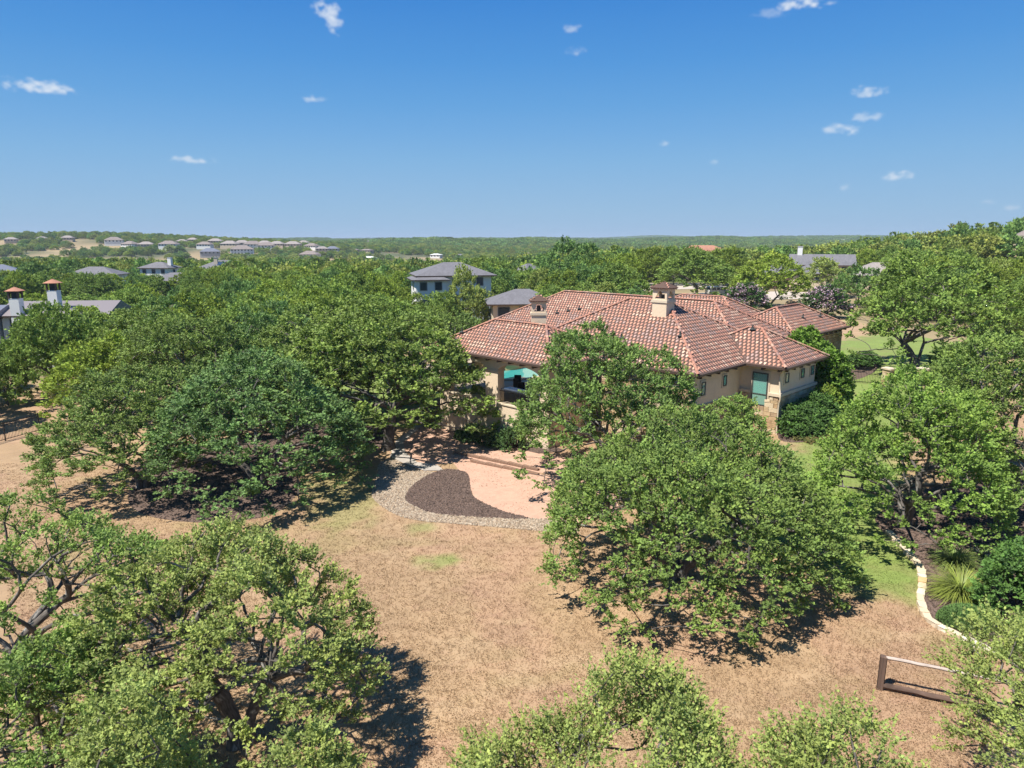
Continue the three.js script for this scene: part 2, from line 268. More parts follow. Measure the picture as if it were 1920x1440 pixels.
{
  const c3 = [0, 0, 0];
  const grassMat = new THREE.MeshStandardMaterial({ color: 0xffffff, roughness: .9, side: THREE.DoubleSide });
  const pick = (near, farD, side) => (r) => { // evenly over the picture of the ground: denser near the camera
    const d = near + (farD - near) * r() ** 1.35, x = (r() * 2 - 1) * side * d; const z = -d;
    if (inAny(SHEETS, x, z)) return null;
    const k = turfColour(x, z, c3), s = .7 + .6 * r(), v = .94 + .12 * r();
    return { p: new THREE.Vector3(x, land(x, z) - .005, z), s: new THREE.Vector3(s, s * (k > .4 ? .55 : .8), s), c: new THREE.Color(c3[0] * v, c3[1] * v, c3[2] * v) };
  };
  scatter('dry_grass', tuftGeo(7, .06, .11, .006, 5), grassMat, 110000, 51, pick(12, 46, .78));
  const pebble = new THREE.IcosahedronGeometry(1, 0); { const p = pebble.attributes.position; for (let i = 0; i < p.count; i++) { const n = 1 + .3 * (noise3(p.getX(i) * 2 + 9, p.getY(i) * 2, p.getZ(i) * 2) - .5); p.setXYZ(i, p.getX(i) * n, p.getY(i) * n * .62, p.getZ(i) * n * .8); } pebble.computeVertexNormals(); }
  const bounds = (P) => [Math.min(...P.map((p) => p[0])), Math.max(...P.map((p) => p[0])), Math.min(...P.map((p) => p[1])), Math.max(...P.map((p) => p[1]))];
  const within = (P, fn) => { const b = bounds(P); return (r) => { const x = lerp(b[0], b[1], r()), z = lerp(b[2], b[3], r()); return inside(P, x, z) ? fn(x, z, r) : null; }; };
  const white = new THREE.MeshStandardMaterial({ color: 0xffffff, roughness: .9 });
  scatter('river_gravel', pebble, white, 9000, 61, within(Z.gravel, (x, z, r) => { if (inside(Z.mulch, x, z)) return null; const s = .035 + .045 * r() ** 2, v = .45 + .52 * r(), w = r(); return { p: new THREE.Vector3(x, land(x, z) + .012 + s * .25, z), s: new THREE.Vector3(s, s, s), tilt: r() * .5, c: new THREE.Color(lerp(.40, .52, w) * v, lerp(.29, .43, w) * v, lerp(.19, .32, w) * v) }; }));
  const chip = box(1, .22, .34);
  const chips = (P, n, seed, not) => scatter('bark_mulch', chip, white, n, seed, within(P, (x, z, r) => { if (not && not(x, z)) return null; const s = .05 + .08 * r(), v = .5 + 1.1 * r(); return { p: new THREE.Vector3(x, land(x, z) + .03, z), s: new THREE.Vector3(s, s, s), tilt: (r() - .5) * .9, roll: (r() - .5) * .9, c: new THREE.Color(.125 * v, .085 * v, .066 * v) }; }));
  chips(Z.mulch, 7000, 62); chips(Z.rightBed, 9000, 63); chips(Z.leftBed, 9000, 64); chips(Z.rightBed2, 2000, 65); chips(Z.wallBed, 2500, 66);
  scatter('leaf_litter', tuftGeo(3, .03, .05, .02, 8), white, 4000, 67, (r) => { const w = r(), P = w < .45 ? Z.upper : w < .6 ? Z.pad : Z.mulch, b = bounds(P), x = lerp(b[0], b[1], r()), z = lerp(b[2], b[3], r()); if (!inside(P, x, z) || fbm(x * .8, z * .8, 2) < .42) return null; const v = .6 + .6 * r(), s = .5 + .6 * r(); return { p: new THREE.Vector3(x, land(x, z) + .017, z), s: new THREE.Vector3(s, s, s), c: new THREE.Color(.33 * v, .21 * v, .125 * v) }; });
}
// ================================================================ TREES
const leafMat = new THREE.MeshPhysicalMaterial({ color: 0xffffff, vertexColors: true, roughness: .78, transmission: .32, thickness: 0, ior: 1.4, side: THREE.DoubleSide, specularIntensity: .7 });
const farLeafMat = new THREE.MeshPhysicalMaterial({ color: 0xffffff, vertexColors: true, roughness: .92, transmission: .30, thickness: 0, ior: 1.4, side: THREE.DoubleSide, specularIntensity: .4 });
const barkTex = (() => { const a = tileNoise(256, 8, 71, 5), b = tileNoise(256, 4, 72, 3), c = tileNoise(256, 16, 73, 3); return dataTex(256, 256, (i, j) => { const v = .45 + 1.1 * (a[((j * 1) & 255) * 256 + ((i * 3) & 255)] - .2), l = smooth(.50, .68, b[j * 256 + i]) * .8, d = smooth(.55, .7, c[j * 256 + i]) * .5; return [lerp(lerp(.15 * v, .36, l), .06, d), lerp(lerp(.13 * v, .345, l), .053, d), lerp(lerp(.112 * v, .315, l), .045, d)].map(toS); }, true); })();
const barkMat = new THREE.MeshStandardMaterial({ map: barkTex, roughness: .95, bumpMap: barkTex, bumpScale: .02 });
class Leaves {   // flat lozenge leaves, four corners each
  constructor(n) { this.p = new Float32Array(n * 12); this.c = new Float32Array(n * 12); this.n = 0; this.max = n; }
  add(x, y, z, ax, ay, az, bx, by, bz, L, Wd, r, g, b) {
    if (this.n >= this.max) return; const o = this.n * 12, p = this.p, c = this.c, m = L * .45;
    p[o] = x; p[o + 1] = y; p[o + 2] = z;
    p[o + 3] = x + ax * m + bx * Wd; p[o + 4] = y + ay * m + by * Wd; p[o + 5] = z + az * m + bz * Wd;
    p[o + 6] = x + ax * L; p[o + 7] = y + ay * L; p[o + 8] = z + az * L;
    p[o + 9] = x + ax * m - bx * Wd; p[o + 10] = y + ay * m - by * Wd; p[o + 11] = z + az * m - bz * Wd;
    for (let k = 0; k < 4; k++) { c[o + k * 3] = r; c[o + k * 3 + 1] = g; c[o + k * 3 + 2] = b; }
    this.n++;
  }
  geo() {
    const n = this.n, ix = new Uint32Array(n * 6); for (let i = 0; i < n; i++) ix.set([i * 4, i * 4 + 1, i * 4 + 2, i * 4, i * 4 + 2, i * 4 + 3], i * 6);
    const g = new THREE.BufferGeometry(); g.setAttribute('position', new THREE.BufferAttribute(this.p.slice(0, n * 12), 3)); g.setAttribute('color', new THREE.BufferAttribute(this.c.slice(0, n * 12), 3)); g.setIndex(new THREE.BufferAttribute(ix, 1)); return g;
  }
}
function limbGeo(edges, sides) {   // edges: [a, b, ra, rb] as tapered tubes
  const n = edges.length, p = new Float32Array(n * (sides + 1) * 6), nn = new Float32Array(p.length), uv = new Float32Array(n * (sides + 1) * 4), ix = new Uint32Array(n * sides * 6); let o = 0, u = 0, q = 0;
  const t = new THREE.Vector3(), s = new THREE.Vector3(), w = new THREE.Vector3();
  edges.forEach(([a, b, ra, rb, da], k) => {
    const base = k * (sides + 1) * 2;
    for (let end = 0; end < 2; end++) {
      t.subVectors(b, a).normalize(); if (!end && da) t.add(da).normalize();
      s.set(0, 0, 1); if (Math.abs(t.z) > .8) s.set(1, 0, 0); s.addScaledVector(t, -s.dot(t)).normalize(); w.crossVectors(t, s);
      const c = end ? b : a, r = end ? rb : ra;
      for (let i = 0; i <= sides; i++) { const f = i / sides * 6.2832, cx = Math.cos(f), sx = Math.sin(f), nx = s.x * cx + w.x * sx, ny = s.y * cx + w.y * sx, nz = s.z * cx + w.z * sx; p[o] = c.x + nx * r; nn[o++] = nx; p[o] = c.y + ny * r; nn[o++] = ny; p[o] = c.z + nz * r; nn[o++] = nz; uv[u++] = i / sides * Math.max(1, Math.round(ra * 8)); uv[u++] = (c.y + c.x * .6) * .7; }
    }
    for (let i = 0; i < sides; i++) { const A = base + i, B = A + 1, C = A + sides + 1, D = C + 1; ix.set([A, B, C, B, D, C], q); q += 6; }
  });
  const g = new THREE.BufferGeometry(); g.setAttribute('position', new THREE.BufferAttribute(p, 3)); g.setAttribute('normal', new THREE.BufferAttribute(nn, 3)); g.setAttribute('uv', new THREE.BufferAttribute(uv, 2)); g.setIndex(new THREE.BufferAttribute(ix, 1)); return g;
}
const V3 = (x, y, z) => new THREE.Vector3(x, y, z);
/* A live oak: clumps of twigs spread over a domed, lobed crown; limbs grow from the forked trunk to every clump. */
function growTree(o) {
  const r = rng(o.seed), gauss = () => (r() + r() + r() - 1.5) / .87;
  const h = o.h, R = o.r, cb = o.bottom ?? h * .22, sq = o.sq ?? 1, ox = o.lean?.[0] ?? 0, oz = o.lean?.[1] ?? 0;
  const s1 = r() * 50, s2 = r() * 50;
  const clumps = [], cr = o.clump ?? .55; let tries = 0;
  const rim = (a) => R * (.72 + .42 * noise2(Math.cos(a) * 1.6 + s1, Math.sin(a) * 1.6 + s2));
  while (clumps.length < o.clumps && tries++ < o.clumps * 60) {
    const a = r() * 6.2832, rho = Math.sqrt(r()), Rm = rim(a), x = Math.cos(a) * rho * Rm, z = Math.sin(a) * rho * Rm * sq;
    const dome = (h - cb) * Math.pow(Math.max(0, 1 - rho ** 2.3), .55) * (o.rough ? .42 + .82 * noise2(x * .85 + s2, z * .85 + s1) : .70 + .46 * noise2(x * .5 + s2, z * .5 + s1));
    const droop = cb * (.75 + .5 * noise2(x * .5 + 9 + s1, z * .5));
    let y = droop + dome; const inner = r(); y -= (inner < .62 ? .25 * inner : (h - cb) * (.12 + .55 * r()) * (1 - .5 * rho));
    if (y < cb * .55) y = cb * .55 + r() * .4;
    if (noise3(x * .55 + s1, y * .7, z * .55 + s2) < (o.gap ?? .30)) continue;
    let ok = true; const md = cr * (.5 + .3 * r()); for (const c of clumps) if ((c.p.x - x - ox * y / h) ** 2 + (c.p.y - y) ** 2 * 1.6 + (c.p.z - z - oz * y / h) ** 2 < md * md) { ok = false; break; }
    if (ok) clumps.push({ p: V3(x + ox * y / h, y, z + oz * y / h), k: .75 + .5 * r() });
  }
  // trunk and limbs
  const nodes = [], fork = o.fork ?? h * .2, trunks = o.trunks ?? 1;
  const add = (p, parent) => { nodes.push({ p, parent, root: parent < 0 ? nodes.length : nodes[parent].root, w: 0, path: parent < 0 ? 0 : nodes[parent].path + p.distanceTo(nodes[parent].p), kids: 0 }); return nodes.length - 1; };
  const starts = [];
  for (let k = 0; k < trunks; k++) {
    const a = k / trunks * 6.283 + r() * 2, out = trunks > 1 ? .16 * R : .05 * R, b = trunks > 1 ? .13 + .1 * r() : 0;
    let i = add(V3(Math.cos(a) * b, -.35, Math.sin(a) * b), -1); const n = Math.max(3, Math.round(fork / .3));
    for (let j = 1; j <= n; j++) { const f = j / n; i = add(V3(Math.cos(a) * (b + out * f * f) + ox * fork / h * f + gauss() * .035, fork * f, Math.sin(a) * (b + out * f * f) + oz * fork / h * f + gauss() * .035), i); }
    starts.push(i);
  }
  const trunkCount = nodes.length, order = clumps.slice().sort((a, b) => a.p.length() - b.p.length());
  // spread the main limbs first
  const mains = []; for (let k = 0; k < (o.limbs ?? 7); k++) { const a = (k + .6 * r()) / (o.limbs ?? 7) * 6.283; let best = null, bs = -1e9; for (const c of clumps) { const sc = (c.p.x * Math.cos(a) + c.p.z * Math.sin(a)) / R - Math.abs(c.p.y - h * (.45 + .25 * r())) / h; if (sc > bs) { bs = sc; best = c; } } if (best) mains.push(best); }
  const all = [...new Set([...mains, ...order])], v = V3(0, 0, 0);
  for (const c of all) {
    let best = -1, bc = 1e9; const isMain = mains.includes(c);
    for (let i = isMain ? Math.max(0, trunkCount - 1 - Math.floor(r() * 2)) : 1; i < (isMain ? trunkCount : nodes.length); i++) { const nd = nodes[i]; if (i < trunkCount && nd.p.y < fork * .7) continue; const dd = nd.p.distanceTo(c.p); const up = nd.p.y - c.p.y; const cost = dd + .22 * nd.path + (up > .2 ? up * 1.3 : 0); if (cost < bc) { bc = cost; best = i; } }
    if (isMain) best = starts[Math.floor(r() * starts.length)];
    const A = nodes[best].p, len = A.distanceTo(c.p), n = Math.max(1, Math.round(len / (o.seg ?? .42))), sag = V3(gauss() * .12 * len, (isMain ? .14 : .05) * len, gauss() * .12 * len); let i = best;
    for (let j = 1; j <= n; j++) { const f = j / n, w = 4 * f * (1 - f); v.lerpVectors(A, c.p, f).addScaledVector(sag, w * .8); if (j < n) v.add(V3(gauss() * .055, gauss() * .045, gauss() * .055).multiplyScalar(Math.min(1.6, .5 + len * .25))); i = add(v.clone(), i); }
    c.node = i; const P = nodes[i].parent; c.dir = V3().subVectors(nodes[i].p, nodes[P < 0 ? 0 : P].p).normalize();
  }
  for (const c of clumps) { let i = c.node; while (i >= 0) { nodes[i].w++; i = nodes[i].parent; } }
  const rad = (w) => (o.thick ?? 1) * .0115 * Math.pow(w + .4, .52);
  const stems = {};
  nodes.forEach((nd, i) => {
    if (nd.parent < 0 || !nd.w) return; const pa = nodes[nd.parent], rb = rad(nd.w); let ra = Math.min(rad(pa.w), rb * 1.5); let da = null;
    if (pa.parent >= 0) da = V3().subVectors(pa.p, nodes[pa.parent].p).normalize();
    const roots = stems[nd.root] ??= [[], []]; if (i < trunkCount) { ra = rad(pa.w) * (pa.p.y < .1 ? 1.7 : pa.p.y < .5 ? 1.2 : 1); roots[0].push(nd.e = [pa.p, nd.p, ra, rb * (nd.p.y < .1 ? 1.7 : nd.p.y < .5 ? 1.2 : 1), da]); } else if (rb > (o.minBranch ?? 0)) roots[1].push([pa.p, nd.p, ra, rb, da]);
  });
  // leaves on twigs
  const L = o.leaf, tw = o.twigs ?? 14, lv = o.leavesPerTwig ?? 14, out = new Leaves(clumps.length * Math.ceil(tw * 1.5) * lv), tone = o.tone;
  const t = V3(), cc = V3();
  for (const c of clumps) {
    const nT = Math.round(tw * c.k), ctr = V3(ox * .5, h * .35, oz * .5); cc.subVectors(c.p, ctr); cc.y *= 1.2; cc.normalize();
    const clumpTone = .80 + .40 * r(), yel = r() * .6;
    for (let k = 0; k < nT; k++) {
      const sx = c.p.x + gauss() * cr * .34, sy = c.p.y + gauss() * cr * .20, sz = c.p.z + gauss() * cr * .34;
      t.set(gauss() * .8 + cc.x * .6 + c.dir.x * .3, gauss() * .5 + cc.y * .35 + .42, gauss() * .8 + cc.z * .6 + c.dir.z * .3).normalize();
      const len = cr * (.35 + .55 * r()) * (o.twigLen ?? 1), tt = clumpTone * (.85 + .3 * r());
      for (let q = 0; q < lv; q++) {
        const f = .12 + .88 * (q + r()) / lv, x = sx + t.x * len * f + gauss() * L * .3, y = sy + t.y * len * f + gauss() * L * .25, z = sz + t.z * len * f + gauss() * L * .3;
        let ax = t.x * .7 + gauss() * .8, ay = t.y * .5 + gauss() * .6 + .1, az = t.z * .7 + gauss() * .8; let m = 1 / Math.hypot(ax, ay, az); ax *= m; ay *= m; az *= m;
        let ux = gauss() * .75 + cc.x * .3, uy = .75 + gauss() * .5, uz = gauss() * .75 + cc.z * .3;       // leaf faces lie about level
        let bx = uy * az - uz * ay, by = uz * ax - ux * az, bz = ux * ay - uy * ax; m = 1 / (Math.hypot(bx, by, bz) + 1e-6); bx *= m; by *= m; bz *= m;
        const s = L * (.5 + .9 * r() ** 1.2), w = s * (.28 + .14 * r()), g = tt * (.78 + .44 * r()), y2 = yel + .5 * r() * (q > lv * .7 ? 1 : .3);
        out.add(x, y, z, ax, ay, az, bx, by, bz, s, w, tone[0] * g * (1 + .26 * y2), tone[1] * g * (1 + .12 * y2), tone[2] * g * (1 - .12 * y2));
      }
    }
  }
  const S = Object.values(stems), trunkEdges = S.flatMap((q) => q[0]), limbEdges = S.flatMap((q) => q[1]);
  return { stems: S.map(([a, b]) => b.length ? mergeGeometries([limbGeo(a, o.sides ?? 8), limbGeo(b, o.limbSides ?? 5)]) : limbGeo(a, o.sides ?? 8)), trunk: limbGeo(trunkEdges, o.sides ?? 8), limbs: limbEdges.length ? limbGeo(limbEdges, o.limbSides ?? 5) : null, crown: out.geo(), o, leaves: out.n };
}
let leafTotal = 0;
function plantTree(G, label, group, pos, turn = 0, scale = [1, 1, 1], name = 'live_oak_tree', mat = leafMat, category = 'tree') {
  const t = thing(name, label, category, group, pos, turn); t.scale.set(...scale);
  for (const g of G.stems) mesh('trunk', g, barkMat, t); mesh('crown', G.crown, mat, t); return t;
}
const OAK = [.195, .298, .070], OAK_BLUE = [.148, .264, .080], OAK_LIGHT = [.282, .362, .104], OAK_YELLOW = [.250, .352, .060];
function hero(px, py, o, label, group, turn = 0) { const G = growTree(o); leafTotal += G.leaves; const p = Array.isArray(px) ? V3(px[0], land(px[0], px[1]), px[1]) : gp(px, py); return plantTree(G, label, group, [p.x, p.y, p.z], turn); }
const HG = undefined;
// --- the garden's own oaks, one by one
hero(1268, 1082, { seed: 101, h: 6.3, r: 6.5, sq: .92, bottom: 1.1, clumps: 720, clump: .62, leaf: .105, twigs: 13, leavesPerTwig: 13, trunks: 3, fork: 1.3, limbs: 10, tone: OAK, gap: .23 }, 'wide spreading oak on the dry lawn, its shadow reaching the wooden rail fence', HG);
hero([5.2, -38.2], 0, { seed: 102, h: 8.7, r: 5.7, bottom: 1.6, clumps: 480, clump: .66, leaf: .13, twigs: 12, leavesPerTwig: 13, trunks: 2, fork: 1.6, tone: OAK_BLUE.map((c, i) => c * [1.2, 1.1, .9][i]), gap: .2 }, 'tall dense oak growing close in front of the tiled roof', HG);
hero([11.9, -37.2], 0, { seed: 103, h: 4.3, r: 2.3, bottom: 1.0, clumps: 110, clump: .5, leaf: .11, twigs: 12, leavesPerTwig: 12, trunks: 2, fork: .9, tone: OAK.map((c) => c * 1.1), gap: .3 }, 'small young oak in front of the teal window wall', HG);
hero(1695, 985, { seed: 104, h: 6.0, r: 4.3, bottom: 1.3, clumps: 430, clump: .6, leaf: .11, twigs: 13, leavesPerTwig: 13, trunks: 2, fork: 1.3, tone: OAK_YELLOW.map((c, i) => c * [.85, .97, 1.1][i]), gap: .15 }, 'bright green oak on the edge of the mulched flower bed beside the lawn', HG);
hero(1880, 930, { seed: 105, h: 7.0, r: 4.9, bottom: 1.6, clumps: 420, clump: .62, leaf: .115, twigs: 12, leavesPerTwig: 13, trunks: 2, fork: 1.6, tone: OAK, gap: .2 }, 'larger oak rising behind the bright green oak by the flower bed', HG);
hero(455, 1392, { seed: 106, rough: 1, h: 5.7, r: 4.5, bottom: 2.5, clumps: 370, clump: .55, leaf: .09, twigs: 14, leavesPerTwig: 14, trunks: 3, fork: 2.2, limbs: 9, thick: 1.25, tone: OAK_LIGHT, gap: .37, lean: [.2, 0] }, 'open crowned oak with three bare dark trunks showing, beside the dry lawn', HG);
hero([-15.6, -20.2], 0, { seed: 107, h: 6.8, r: 4.9, bottom: 2.2, clumps: 300, clump: .55, leaf: .09, twigs: 12, leavesPerTwig: 13, trunks: 2, fork: 1.7, limbs: 8, tone: OAK.map((c) => c * 1.1), thick: 1.2, gap: .39, lean: [.5, 0] }, 'thin crowned oak with pale twiggy branches and a leaning trunk', HG);
hero([-11.3, -15.6], 0, { seed: 108, h: 4.7, r: 2.7, bottom: 1.5, clumps: 170, clump: .5, leaf: .08, twigs: 13, leavesPerTwig: 14, trunks: 2, fork: 1.2, tone: OAK.map((c) => c * 1.05), gap: .3 }, 'low bushy oak between the thin oak and the open crowned oak', HG);
hero([-7.3, -11.5], 0, { seed: 109, rough: 1, h: 5.8, r: 1.9, bottom: 2.4, clumps: 150, clump: .5, leaf: .07, twigs: 14, leavesPerTwig: 15, trunks: 2, fork: 1.5, tone: OAK_LIGHT, gap: .3 }, 'small light green oak below the three bare trunks', HG);
hero([-9.6, -10.8], 0, { seed: 113, h: 5.3, r: 1.9, bottom: 2.4, clumps: 110, clump: .5, leaf: .07, twigs: 14, leavesPerTwig: 15, trunks: 2, fork: 1.5, tone: OAK, gap: .3 }, 'small dark green oak at the edge of the shade of the thin oak', HG);
hero([-4.0, -11.8], 0, { seed: 110, h: 4.8, r: 1.3, bottom: 2.3, clumps: 80, clump: .48, leaf: .07, twigs: 14, leavesPerTwig: 14, trunks: 2, fork: 1.4, tone: OAK_LIGHT, gap: .3 }, 'slender sapling oak just right of the three bare trunks', HG);
hero([1.3, -11.6], 0, { seed: 111, rough: 1, h: 5.25, r: 3.1, sq: .8, bottom: 2.5, clumps: 300, clump: .5, leaf: .07, twigs: 14, leavesPerTwig: 15, twigLen: 1.55, trunks: 3, fork: 1.5, tone: OAK_LIGHT, gap: .33 }, 'loose leafed oak with upright shoots below the open dry lawn', HG);
hero([12.9, -12.6], 0, { seed: 112, rough: 1, h: 4.7, r: 3.3, bottom: 2.0, clumps: 300, clump: .5, leaf: .07, twigs: 14, leavesPerTwig: 15, twigLen: 1.5, trunks: 3, fork: 1.4, tone: OAK_LIGHT, gap: .28 }, 'loose leafed oak with pale twigs growing over the wooden rail fence', HG);
hero([6.2, -11.2], 0, { seed: 114, rough: 1, h: 5.3, r: 1.9, bottom: 1.8, clumps: 150, clump: .5, leaf: .07, twigs: 14, leavesPerTwig: 15, twigLen: 1.6, trunks: 2, fork: 1.2, tone: OAK_LIGHT, gap: .33 }, 'low oak with upright leafy shoots in front of the square fence post', HG);
// --- the grove on the left: three grown shapes, each planted with its own turn and size
const grove = [growTree({ seed: 120, h: 8.2, r: 6.2, bottom: 1.5, clumps: 420, clump: .72, leaf: .14, twigs: 12, leavesPerTwig: 13, trunks: 2, fork: 1.6, limbs: 9, tone: OAK_BLUE, gap: .27 }), growTree({ seed: 121, h: 8.6, r: 5.6, bottom: 1.7, clumps: 380, clump: .72, leaf: .14, twigs: 12, leavesPerTwig: 13, trunks: 3, fork: 2.0, limbs: 8, tone: OAK.map((c) => c * .92), gap: .31 }), growTree({ seed: 122, h: 9.0, r: 5.6, bottom: 2.6, clumps: 380, clump: .72, leaf: .15, twigs: 12, leavesPerTwig: 13, trunks: 1, fork: 2.6, limbs: 8, thick: 1.15, tone: OAK.map((c, i) => c * [1.08, 1.04, .95][i]), gap: .35 })];
for (const G of grove) leafTotal += G.leaves;
const groveSpots = [   // px, py of the foot, which shape, turn, width, height, label
  [490, 915, 0, .4, 1.25, 1.0, 'broad dark green oak of the grove overhanging the river gravel bed'],
  [270, 912, 1, 2.2, 1.05, .88, 'dark green oak at the outer edge of the grove near the iron fence'],
  [728, 842, 2, 1.1, 1.38, 1.08, 'oak with a thick leaning trunk beside the curved garden path'],
  [640, 795, 2, 3.4, 1.2, 1.12, 'oak with a dark crooked trunk standing by the shaded green turf'],
  [385, 805, 1, 4.5, 1.2, 1.1, 'dense oak in the middle of the grove'],
  [520, 770, 0, 5.3, 1.15, 1.15, 'tall oak in the back row of the grove with pale limbs showing'],
  [285, 765, 2, .2, 1.2, .98, 'yellower oak in the back row of the grove near the trail'],
  [800, 765, 1, 1.9, 1.12, 1.0, 'oak of the grove reaching over the low terrace wall'],
];
for (const [px, py, k, turn, w, h, label] of groveSpots) { const p = gp(px, py); plantTree(grove[k], label, 'oaks of the shady grove', [p.x, p.y, p.z], turn, [w, h, w]); }
// --- trees of the middle distance
const mids = [0, 1, 2, 3, 4, 5].map((k) => growTree({ seed: 140 + k, h: 7.4 + (k % 3) * .5, r: 4.6 + (k % 2) * .5, bottom: 1.3, clumps: 210, clump: .85, leaf: .27, twigs: 9, leavesPerTwig: 8, trunks: 1 + (k % 2), fork: 1.8, limbs: 6, sides: 6, limbSides: 4, minBranch: .03, seg: .8, tone: [OAK, OAK_YELLOW, OAK_LIGHT, OAK_BLUE, OAK_YELLOW.map((c) => c * .8), OAK.map((c) => c * 1.15)][k], gap: .27 }));
const fars = [0, 1, 2, 3].map((k) => growTree({ seed: 160 + k, h: 6.6 + (k % 2), r: 4.3, bottom: 1.0, clumps: 95, clump: 1.15, leaf: .62, twigs: 6, leavesPerTwig: 5, trunks: 1, fork: 1.5, limbs: 5, sides: 5, limbSides: 3, minBranch: .05, seg: 1.2, tone: [OAK, OAK_YELLOW.map((c) => c * .9), OAK_BLUE, OAK_LIGHT.map((c) => c * .9)][k], gap: .22 }));
const clumpy = [0, 1, 2].map((k) => growTree({ seed: 170 + k, h: 7.5, r: 11, bottom: .6, clumps: 90, clump: 2.2, leaf: 1.5, twigs: 5, leavesPerTwig: 4, trunks: 1, fork: 1, limbs: 4, sides: 4, limbSides: 3, minBranch: .2, seg: 4, tone: [OAK, OAK_BLUE.map((c) => c * 1.1), OAK.map((c) => c * .85)][k], gap: .18 }));
// ================================================================ THE TILED VILLA
// its own axes: local x runs along u (right and away), local z along -v; y is up
const EAVE = 4.1, SLOPE = .57, PA = Math.atan(SLOPE), HO = [11.1, -41.0], RT = Math.SQRT1_2;
const uvWorld = (u, v) => [HO[0] + (u - v) * RT, HO[1] - (u + v) * RT];
const worldUv = (x, z) => { const a = x - HO[0], b = HO[1] - z; return [(a + b) * RT, (b - a) * RT]; };
const villa = thing('tiled_villa', 'long tan stucco villa with a red clay tile hip roof and two chimneys', 'house', undefined, [HO[0], 0, HO[1]], Math.PI / 4);
const stuccoTex = grain(21, [.70, .555, .395], .09, 32);
stuccoTex.repeat.set(.4, .4);
const fineBump = (() => { const a = tileNoise(256, 64, 22, 2); const t = dataTex(256, 256, (i, j) => { const v = a[j * 256 + i]; return [v, v, v]; }); t.repeat.set(1.2, 1.2); return t; })();
const H = {
  stucco: new THREE.MeshStandardMaterial({ map: stuccoTex, roughness: .95, bumpMap: fineBump, bumpScale: .006 }),
  trim: new THREE.MeshStandardMaterial({ map: grain(23, [.60, .50, .37], .06, 16), roughness: .9 }),
  tile: new THREE.MeshStandardMaterial({ vertexColors: true, roughness: .8 }),
  deck: std(.10, .06, .045, .95), gutter: std(.10, .068, .052, .45, { metalness: .3 }), soffit: std(.085, .055, .04, .8), bronze: std(.055, .06, .052, .5),
  glass: new THREE.MeshPhysicalMaterial({ color: new THREE.Color(.50, .80, .74), roughness: .03, metalness: 0, transmission: .75, thickness: 0, ior: 1.6 }),
  dark: std(.03, .03, .03, .6), dim_room_panel: std(.28, .27, .24, .9), blind: std(.72, .76, .74, .7), mortar: std(.46, .38, .27, 1), lime: new THREE.MeshStandardMaterial({ map: grain(24, [.60, .50, .36], .1, 16), roughness: .9 }), iron: std(.02, .02, .022, .45, { metalness: .4 }), granite: std(.05, .055, .065, .18),
};
const hb = (name, mat, u0, u1, v0, v1, y0, y1, parent = villa) => { const g = box(u1 - u0, y1 - y0, v1 - v0, (u0 + u1) / 2, (y0 + y1) / 2, -(v0 + v1) / 2); metreUv(g); return mesh(name, g, mat, parent); };
function metreUv(g) { const p = g.attributes.position, n = g.attributes.normal, uv = g.attributes.uv; for (let i = 0; i < p.count; i++) { const ax = Math.abs(n.getX(i)), ay = Math.abs(n.getY(i)); if (ay > .7) uv.setXY(i, p.getX(i), p.getZ(i)); else if (ax > .7) uv.setXY(i, p.getZ(i), p.getY(i)); else uv.setXY(i, p.getX(i), p.getY(i)); } return g; }
// --- roof: hipped blocks, each an eave outline in u and v
const BLOCKS = [[0, 12.65, 0, 16], [5.9, 12.65, -2.7, 5], [-4.2, 2.9, 8.1, 20.4], [10.1, 20.6, 2.5, 29], [17.9, 27.5, 6.1, 20], [20, 31.8, 2.7, 9.8]];
const blockH = ([a, b, c, d], u, v) => (u < a || u > b || v < c || v > d) ? -9 : EAVE + SLOPE * Math.min(u - a, b - u, v - c, d - v);
const roofH = (u, v, but) => { let m = -9; BLOCKS.forEach((b, i) => { if (i !== but) m = Math.max(m, blockH(b, u, v)); }); return m; };
// one curved clay tile: a barrel and a pan side by side, tipped up at its lower end; x across, z up the slope, y out of the slope
const TW = .30, TL = .40, EXPO = .345;
function tileGeo(rgb, seed) {
  const r = rng(seed), prof = [[-.5, .012], [-.40, .030], [-.26, .042], [-.10, .034], [0.02, .016], [.16, .006], [.34, .004], [.5, .012]], p = [], c = [], ix = [];
  const rows = [[-.5 * TL, .036, 1], [.5 * TL, .0, 1]];
  for (const [z, up] of rows) for (const [x, y] of prof) { p.push(x * TW * 1.02, y + up, z); const k = .92 + .16 * r(); c.push(rgb[0] * k, rgb[1] * k, rgb[2] * k); }
  for (const [x, y] of prof) { p.push(x * TW * 1.02, y + .036 - .016, -.5 * TL); c.push(rgb[0] * .9, rgb[1] * .9, rgb[2] * .9); }
  const n = prof.length; for (let i = 0; i < n - 1; i++) ix.push(i, n + i, i + 1, i + 1, n + i, n + i + 1, 2 * n + i, i, i + 1, 2 * n + i, i + 1, 2 * n + i + 1);
  const g = new THREE.BufferGeometry(); g.setAttribute('position', new THREE.Float32BufferAttribute(p, 3)); g.setAttribute('color', new THREE.Float32BufferAttribute(c, 3)); g.setIndex(ix.reverse()); g.computeVertexNormals(); return g;
}
const CLAY = [[0.521, 0.249, 0.167], [0.543, 0.269, 0.179], [0.49, 0.229, 0.154], [0.559, 0.294, 0.2], [0.468, 0.225, 0.161], [0.649, 0.43, 0.31], [0.604, 0.374, 0.265], [0.377, 0.229, 0.187], [0.407, 0.269, 0.228], [0.453, 0.217, 0.151], [0.528, 0.257, 0.171], [0.513, 0.245, 0.162]];
const tileKinds = CLAY.map((c, i) => tileGeo(c, 300 + i));
